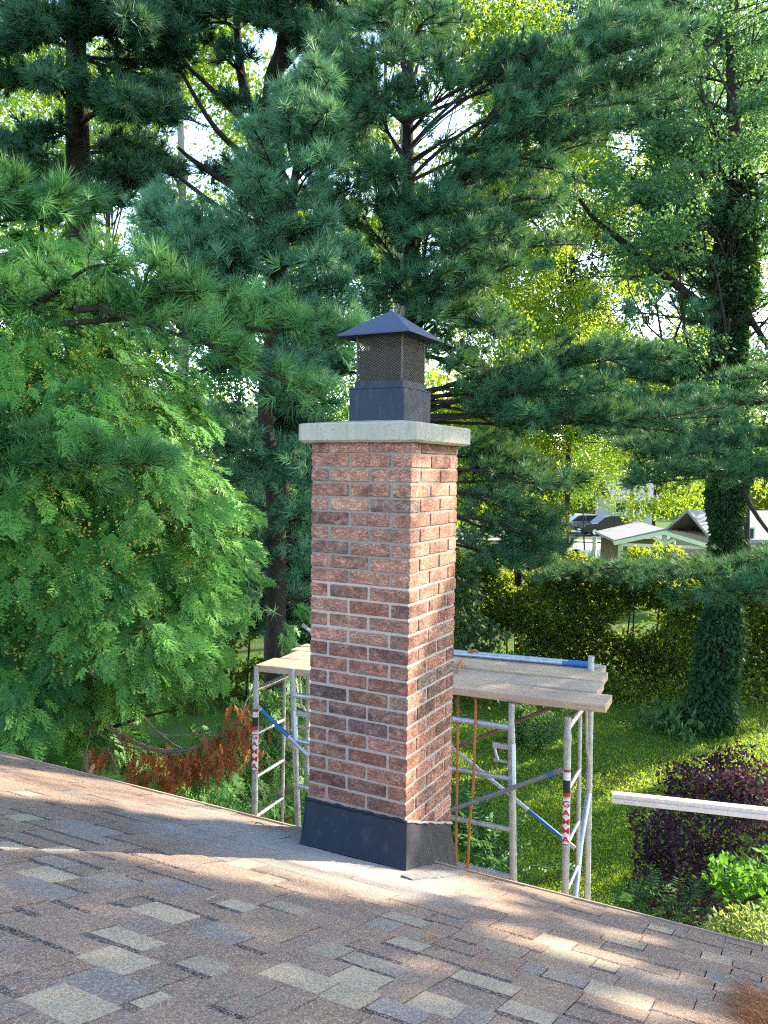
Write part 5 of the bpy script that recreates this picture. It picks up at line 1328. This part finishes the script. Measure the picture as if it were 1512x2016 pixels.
lst = [(x, y, 9.2 + rng.uniform(-.5, .6), .30, 300) for x, y in [(1400, 1520), (1450, 1500), (1500, 1540), (1370, 1570), (1330, 1610), (1300, 1650), (1290, 1700), (1310, 1750), (1350, 1720), (1400, 1680), (1450, 1650), (1500, 1620), (1520, 1700), (1360, 1660), (1420, 1600), (1480, 1580), (1330, 1790), (1380, 1770), (1440, 1730), (1290, 1620), (1340, 1540), (1420, 1550), (1550, 1560), (1400, 1740), (1320, 1690), (1280, 1760), (1460, 1560)]]
bush('smoke_bush', 'large purple-leaved bush below the aluminium beam', 'bush', 1410, 9.3, lst, blade_leaf(.055, .042, .3), M['purple'], 1.0)
lst = [(x, y, 7.6 + rng.uniform(-.2, .3), .16, 42) for x, y in [(1425, 1710), (1470, 1705), (1500, 1730), (1440, 1750), (1490, 1770), (1420, 1730), (1525, 1690), (1465, 1730), (1500, 1800), (1540, 1740)]]
bush('dogwood', 'bush with big bright green leaves in front of the purple one, at the right edge', 'bush', 1470, 7.6, lst, blade_leaf(.095, .068, .3), M['lime'], 1.0, -.1)
lst = [(x, y, 7.0 + rng.uniform(-.2, .3), .17, 130) for x, y in [(1440, 1820), (1480, 1815), (1510, 1830), (1460, 1845), (1500, 1850), (1410, 1830), (1530, 1800), (1540, 1860), (1480, 1880)]]
bush('variegated_shrub', 'pale cream-edged shrub showing just over the roof edge at the lower right', 'shrub', 1480, 7.1, lst, blade_leaf(.06, .035, .3), M['pale'], 1.0)
# pinnate plants at the eave
for px, py, d, lab, sc in ((1352, 1800, 7.6, 'single ferny plant leaning out between the purple bush and the roof edge', 1.0), (1270, 1790, 7.9, 'ferny sprouts at the roof edge left of the purple bush', .9), (960, 1690, 7.6, 'leafy green sprouts low behind the hanging ropes', 1.0)):
    c = at(px, py, d); t = plant('fern_plant', lab, 'plant', (c[0], c[1], GZ), 'ferny plants by the wall')
    P = []; D = []; sp_ = []
    for k in range(26 if px != 1352 else 9):
        a0 = c + rng.normal(0, .16 if px != 1352 else .05, 3); dd_ = nrm(np.array([rng.normal(0, .8), rng.normal(0, .8), .45])); e = a0 + dd_ * .34 * sc
        ax = curve(a0, e, .10, 10); t.limb.tube(list(ax), .003, 4, False)
        s_ = nrm(np.cross(dd_, [0, 0, 1.]))
        for i in range(2, 10):
            for sg in (-1, 1): P.append(ax[i]); D.append(nrm(dd_ * .45 + sg * s_ + np.array([0, 0, -.12])))
    t.limb.tube([(c[0], c[1], GZ), c - np.array([0, 0, .05])], [.02, .01], 5)
    t.leaves(blade_leaf(.085, .03, .15), P, D, sc * rng.uniform(.7, 1.1, len(P))); t.finish(M['bark'], M['fern'])
lst = [(x, y, 8.6 + rng.uniform(-.5, .5), .24, 130) for x, y in [(920, 1640), (950, 1660), (985, 1680), (930, 1700), (970, 1640), (900, 1600), (1000, 1720), (910, 1560), (940, 1600)]]
bush('leafy_shrub', 'low leafy shrub beside the chimney base, seen between the rungs', 'shrub', 940, 8.7, lst, LEAF, M['fern'], .8, -.1)
# undergrowth at the hedge foot, ground cover
n = 9000; u = rng.random(n); A_ = ground_at(820, 18.8); B_ = ground_at(1700, 19.6); P = A_ + (B_ - A_) * u[:, None] + np.stack([rng.normal(0, .35, n), rng.normal(0, .8, n), np.abs(rng.normal(0, .22, n))], 1)
V, idx = stamp(LEAF, P, rng.normal(size=(n, 3)) + np.array([0, 0, .8]), rng.uniform(.7, 1.5, n)); o = tri_mesh('undergrowth', V, M['hedge'], None, rng.beta(2, 3, n)[idx])
tag(o, 'low leafy undergrowth in the shade along the hedge foot', 'undergrowth', None, 'stuff')
c = ground_at(1352, 16.5); n = 900; P = c + np.stack([rng.normal(0, .35, n), rng.normal(0, .35, n), np.abs(rng.normal(.15, .22, n))], 1)
t = plant('spiky_plant', 'pale grassy plant catching sun at the foot of the ivy-clad oak', 'plant', c); t.leaves(blade_leaf(.20, .012, .6), P * .9 + c * .1 - np.array([0, 0, .1]), rng.normal(size=(n, 3)) * .5 + np.array([0, 0, 1.]), rng.uniform(.7, 1.3, n)); t.finish(M['bark'], M['topiary'])

# ---------------------------------------------------------------- lawn
def lawn(n, d0, d1, x0, x1, size, seed):
    d = (d0 ** -1 + (d1 ** -1 - d0 ** -1) * rng.random(n)) ** -1
    px = rng.uniform(x0, x1, n)
    base = CAM[None, :2] + d[:, None] * (((px - CX) / FPX)[:, None] * _R[None, :2] + _F[None, :2])
    P = np.concatenate([base, np.full((n, 1), GZ)], 1)
    return P, d
P, d = lawn(150000, 6.2, 22, 830, 1620, 1, 1)
T_ = [np.array([[-.007, 0, 0], [.007, 0, 0], [rng.normal(0, .012), rng.normal(0, .03), .085]]) for _ in range(6)]; C_ = leaf2(.05, .045)
k = rng.random(len(P)) < .68
V1, i1 = stamp(T_, P[k], rng.normal(size=(k.sum(), 3)) * .55 + np.array([0, 0, 1.]), (rng.uniform(.6, 1.3, k.sum())) * np.clip(d[k] / 16, .5, .95))
V2, i2 = stamp(C_, P[~k] + np.array([0, 0, .03]), rng.normal(size=((~k).sum(), 3)) + np.array([0, 0, .5]), rng.uniform(.6, 1.2, (~k).sum()) * np.clip(d[~k] / 16, .45, .9))
t1 = rng.beta(4, 4.4, k.sum())[i1]; t2 = rng.beta(3, 5, (~k).sum())[i2]
o = tri_mesh('grass', np.concatenate([V1, V2]), M['grass'], None, np.concatenate([t1, t2])); tag(o, 'shaggy green lawn with clover and streaks of sun', 'grass', None, 'stuff')

# ================================================================== neighbouring buildings, cars, wires
pav = empty('pavilion', tuple(ground_at(1312, 40)), 'open gabled shelter with pale green trusses beyond the hedge', 'pavilion')
dP = 40.0
def pv(px, py, dd=0.): return at(px, py, dP + dd)
ap_ = pv(1308, 1041); el_ = pv(1210, 1063); er_ = pv(1402, 1071)
ea_l, ea_r = L([*el_[:2], el_[2]]), L([*er_[:2], er_[2]])
fd = nrm([_F[0], _F[1], 0]); back = fd * 6.0 + np.array([.6, 0, 0])
mb = MB(); th_ = np.array([0, 0, -.12])
for e in (ea_l, ea_r):
    V = [ap_, e, e + back, ap_ + back]; mb.add(V + [v + th_ for v in V], [(0, 1, 2, 3), (7, 6, 5, 4), (0, 4, 5, 1), (1, 5, 6, 2), (2, 6, 7, 3)])
rf_ = mb.build('roof', M['roofing'], pav)
sd_ = nrm(ea_r - ea_l)
tl_, tr_ = pv(1222, 1072, .3), pv(1396, 1078, .3); kp = pv(1308, 1050, .3)
def tim(name, a, b, w=.16): mb = MB(); mb.bar(a, b, w, w, (0, 0, 1)); mb.build(name, M['cream'], pav)
tim('tie_beam', tl_, tr_); tim('king_post', kp, (tl_ + tr_) / 2, .18)
tim('rafter', ap_ + np.array([0, 0, -.2]) + fd * .1, ea_l + np.array([0, 0, -.16]) + fd * .1, .2); tim('rafter', ap_ + np.array([0, 0, -.2]) + fd * .1, ea_r + np.array([0, 0, -.16]) + fd * .1, .2)
mid = (tl_ + tr_) / 2
tim('strut', mid + np.array([0, 0, .1]), pv(1283, 1057, .3)); tim('strut', mid + np.array([0, 0, .1]), pv(1334, 1057, .3))
for b_ in (tl_, tr_, tl_ + fd * 5, tr_ + fd * 5, mid): tim('post', (b_[0], b_[1], GZ), b_, .2)
mb = MB(); mb.box(tuple(((tl_ + tr_) / 2 + fd * 4.5)[:2]) + (GZ + .85,), (2.0, .06, .85), (sd_, fd, (0, 0, 1))); mb.build('back_wall', M['wall_brown'], pav)

def house_far(label, px0, px1, pyr, pye, d, depth, wall, rot=0):
    a = at(px0, pye, d); b = at(px1, pye, d); a[2] = b[2] = (a[2] + b[2]) / 2; r = (a + b) / 2; zr = at((px0 + px1) / 2, pyr, d)[2]
    h = empty('far_house', (r[0], r[1], GZ), label, 'house'); s = nrm(b - a); f = np.array([-s[1], s[0], 0]); ln = np.linalg.norm(b - a)
    mb = MB(); mb.box((*(r + f * depth / 2)[:2], (GZ + a[2]) / 2), (ln / 2 - .3, depth / 2 - .3, (a[2] - GZ) / 2), (s, f, (0, 0, 1))); mb.build('wall', wall, h)
    ra = a + f * depth / 2; ra[2] = zr; rb_ = b + f * depth / 2; rb_[2] = zr; a2 = a + f * depth; b2 = b + f * depth
    mb = MB(); t_ = np.array([0, 0, -.2]); V = [a, b, rb_, ra, a2, b2]; mb.add(V + [v + t_ for v in V], [(0, 1, 2, 3), (3, 2, 5, 4), (6, 9, 8, 7), (9, 10, 11, 8), (0, 6, 7, 1), (4, 5, 11, 10), (0, 3, 9, 6), (3, 4, 10, 9), (1, 7, 8, 2), (2, 8, 11, 5)]); mb.build('roof', M['roofing'], h)
    for t in (.2, .5, .8):
        c = a + s * ln * t - f * (-.29); mb = MB(); mb.box((c[0] - f[0] * .02, c[1] - f[1] * .02, GZ + 1.7), (.6, .05, .6), (s, f, (0, 0, 1))); w = mb.build('window', M['cream'], h)
        mb = MB(); mb.box((c[0] - f[0] * .06, c[1] - f[1] * .06, GZ + 1.7), (.5, .03, .5), (s, f, (0, 0, 1))); mb.build('pane', M['glass'], w)
    return h
house_far('long low grey-roofed building behind the ivy-clad oak at the right edge', 1402, 1740, 1012, 1064, 47, 8, M['wall_brown'])
house_far('pale house far across the street, glimpsed left of the gabled shelter', 1205, 1300, 935, 985, 84, 8, M['pavement'])

def car(label, px, d, yaw, paint, group='cars parked across the street', suv=True):
    c = ground_at(px, d); c[2] = GZ + .006
    o = empty('parked_car', tuple(c), label, 'car', group)
    ca, sa = math.cos(yaw), math.sin(yaw); X = np.array([ca, sa, 0]); Y = np.array([-sa, ca, 0]); Z = np.array([0, 0, 1.])
    W2 = .92
    def ex(prof, y0, y1, name, mat, parent, inset=None):
        V = []; n = len(prof)
        for y, s_ in ((y0, 0), (y1, 0)): V += [c + X * p[0] + Y * y * (1 if p[1] < 1.0 or inset is None else inset) + Z * p[1] for p in prof]
        mb = MB(); mb.add(V, [(i, (i + 1) % n, n + (i + 1) % n, n + i) for i in range(n)] + [tuple(range(n))[::-1], tuple(range(n, 2 * n))]); return mb.build(name, mat, parent)
    body = ex([(-2.3, .35), (-2.35, .62), (-2.25, .95), (-1.0, 1.06), (1.7, 1.06), (2.3, .98), (2.36, .6), (2.3, .32)], -W2, W2, 'body', paint, o)
    cab = ex([(-1.05, 1.05), (-.30, 1.58), (.2, 1.68), (1.75, 1.64), (2.20, 1.06)], -W2 * .9, W2 * .9, 'cabin', paint, o, .88)
    for y in (-1, 1):
        for p in ([(-.85, 1.09), (-.22, 1.54), (.42, 1.57), (.42, 1.09)], [(.52, 1.09), (.52, 1.57), (1.62, 1.55), (1.95, 1.10)]):
            ex(p, y * W2 * .81 - .01, y * W2 * .81 + .01, 'window', M['glass'], o)
        mb = MB(); mb.box(c + X * 2.32 + Y * y * .72 + Z * .9, (.03, .14, .12), (X, Y, Z)); mb.build('tail_light', M['tail'], o)
        mb = MB(); mb.box(c - X * 2.33 + Y * y * .66 + Z * .78, (.03, .18, .08), (X, Y, Z)); mb.build('headlight', M['chrome'], o)
        for xw in (-1.4, 1.42):
            q = c + X * xw + Y * y * .80 + Z * .34; mb = MB(); mb.tube([q - Y * .11, q + Y * .11], .35, 18); w = mb.build('wheel', M['rubber'], o)
            mb = MB(); mb.tube([q + Y * y * .105, q + Y * y * .125], .22, 12); mb.build('rim', M['chrome'], w)
    mb = MB(); mb.box(c - X * 2.36 + Z * .5, (.02, .26, .07), (X, Y, Z)); mb.build('number_plate', M['white_label'], o)
    return o
rx = math.atan2(_R[1], _R[0])
car('dark SUV parked across the street, right one of the two behind the creeper', 1193, 68.5, rx + .25, M['car_dark'])
car('silver-grey car parked left of the dark SUV, half hidden by the creeper', 1138, 70.5, rx + .30, M['car_silver'])

pole = empty('utility_pole', tuple(ground_at(1246, 62)), 'brown wooden utility pole standing left of the gabled shelter', 'utility pole')
c = ground_at(1246, 62); mb = MB(); mb.tube([c, c + np.array([0, 0, 9.0])], [.17, .12], 10); mb.build('shaft', M['wall_brown'], pole)
mb = MB(); mb.bar(c + _R * -.9 * np.array([1, 1, 0]) + np.array([0, 0, 8.4]), c + _R * .9 * np.array([1, 1, 0]) + np.array([0, 0, 8.4]), .1, .1); mb.build('crossarm', M['wall_brown'], pole)
w0 = c + np.array([0, 0, 0])
for i, (py0, py1) in enumerate(((928, 932), (938, 944), (972, 975))):
    a = at(1246, py1, 62); b = at(880, py0 - 8, 66); mb = MB(); mb.tube(list(curve(a, b, -.012, 14)), .022, 5); mb.build('wire', M['lead'], pole)

# small things on the shingles
def on_roof(px, py, h=.006): return on(px, py, roof(0, 0, h), NR)
P = []; D = []
for i in range(1700):
    g = rng.normal(size=2); far_ = 1.0 if rng.random() < .88 else 1.9
    q = on_roof(1512 + 30 * g[0] * far_ - 14, 1992 + (26 * g[1] + 12 * g[0]) * far_, .005 + .03 * rng.random() ** 2 * math.exp(-.5 * (g @ g)))
    P.append(q); D.append(nrm(np.array([1, -.4, 0]) * rng.choice([-1, 1]) + rng.normal(0, .55, 3) * np.array([1, 1, .35])))
V, idx = stamp([np.array([[-.0009, 0, -.04], [.0009, 0, -.04], [0, .0, .04]]), np.array([[0, -.0009, -.035], [0, .0009, -.035], [.006, 0, .04]])], P, D, rng.uniform(.6, 1.1, len(P)))
tag(tri_mesh('pine_needle_heap', V, M['straw']), 'heap of dead brown pine needles on the shingles, bottom right corner', 'pine needles', None, 'stuff')
twigs = [((838, 1852), (862, 1842), 'curved reddish twig lying on the shingles below the chimney'), ((850, 1862), (868, 1866), 'short straight twig just below the curved one'), ((405, 1772), (440, 1764), 'pale bent twig on the shingles left of centre'), ((502, 1621), (520, 1625), 'tiny twig at the roof edge beside the left scaffold post')]
for a_, b_, lab in twigs:
    pa, pb = on_roof(*a_, .010), on_roof(*b_, .010); mb = MB(); mb.tube(list(curve(pa, pb, .12, 7, .05)), taper(.0035, .0018, 7), 6); tag(mb.build('twig', M['twig'] if '838' not in str(a_) else M['straw']), lab, 'twig', 'twigs on the roof')
P = []; D = []
for i in range(70):
    q = on_roof(rng.uniform(860, 1060), rng.uniform(1850, 1910), .008); P.append(q); D.append(nrm(rng.normal(size=3) * np.array([1, 1, .2])))
V, idx = stamp([np.array([[-.0012, 0, -.025], [.0012, 0, -.025], [0, .0, .03]])], P, D, rng.uniform(.4, 1., len(P)))
tag(tri_mesh('needle_litter', V, M['straw']), 'scattered dry needle litter on the shingles in front of the chimney', 'litter', None, 'stuff')

# ================================================================== unseen shade tree at right: crown and gaps shaped to cast the sun streaks
st_base = np.array([5.4 + 1.75, 9.0 - 1.05, GZ])
shade = Tree('maple_tree', 'unseen maple outside the right edge, crown shaped to throw dappled shade on the roof', 'maple tree', st_base)
cq = np.array([0, 0, -1.6]) + SUN * 10.5
shade.trunk.tube(smooth([st_base, st_base + [.1, .1, 5.0], st_base + [-.3, 0, 10.0]], 6), taper(.26, .08, 13), 9)
nv = nrm([SUN[1], -SUN[0], 0]); wv = np.cross(SUN, nv) * -1
wv = wv if wv[2] > 0 else -wv
n = 30000
ua = rng.uniform(-2.9, 2.3, n); ub = rng.uniform(-1.5, 2.6, n); uc = rng.normal(0, .9, n)
kp_ = (ua > -2.15) | (rng.random(n) < .30); ua, ub, uc = ua[kp_], ub[kp_], uc[kp_]; n = len(ua)
P = cq + ua[:, None] * nv + ub[:, None] * wv + uc[:, None] * SUN
shade.leaves(LEAF, P, rng.normal(size=(n, 3)) + np.array([0, 0, -.3]), rng.uniform(1.0, 1.6, n), None, None)
for i in range(14):
    e = P[rng.integers(n)]; q = curve(shade.trunk.v[60 + rng.integers(40)], e, .05, 6, .05); shade.limb.tube(list(q), taper(.03, .008, 6), 5, False)
shade.finish(M['bark_grey'], M['maple'], 'crown', gap)
# row of unseen trees further right, placed to shade lawn and hedge in patches
for i, (bx, by, lab) in enumerate(((6.2, 19.6, 'tall unseen maple outside the right edge, placed to shade the middle of the lawn'), (5.6, 25.2, 'tall maple outside the right edge shading the far end of the lawn'), (9.4, 19.2, 'tall unseen maple furthest outside the right edge, placed to shade the purple bush'))):
    b = np.array([bx, by, GZ]); t = Tree('maple_tree', lab, 'maple tree', b); t.trunk.tube(smooth([b, b + [.2, .1, 5], b + [0, .2, 11]], 5), taper(.28, .06, 11), 9)
    for k in range(60):
        v = nrm(rng.normal(size=3)); c = b + np.array([0, 0, 6.6]) + v * np.array([2.9, 2.9, 3.6]) * rng.uniform(.4, 1); m_ = 230
        w = rng.normal(size=(m_, 3)); w /= np.linalg.norm(w, axis=1, keepdims=True); t.leaves(LEAF, c + w * .62 * rng.random((m_, 1)) ** .4, rng.normal(size=(m_, 3)), rng.uniform(1.1, 1.7, m_))
        q = curve(b + [0, 0, 4 + 3 * rng.random()], c, .05, 5, .05); t.limb.tube(list(q), taper(.04, .01, 5), 5, False)
    t.finish(M['bark'], M['maple'])
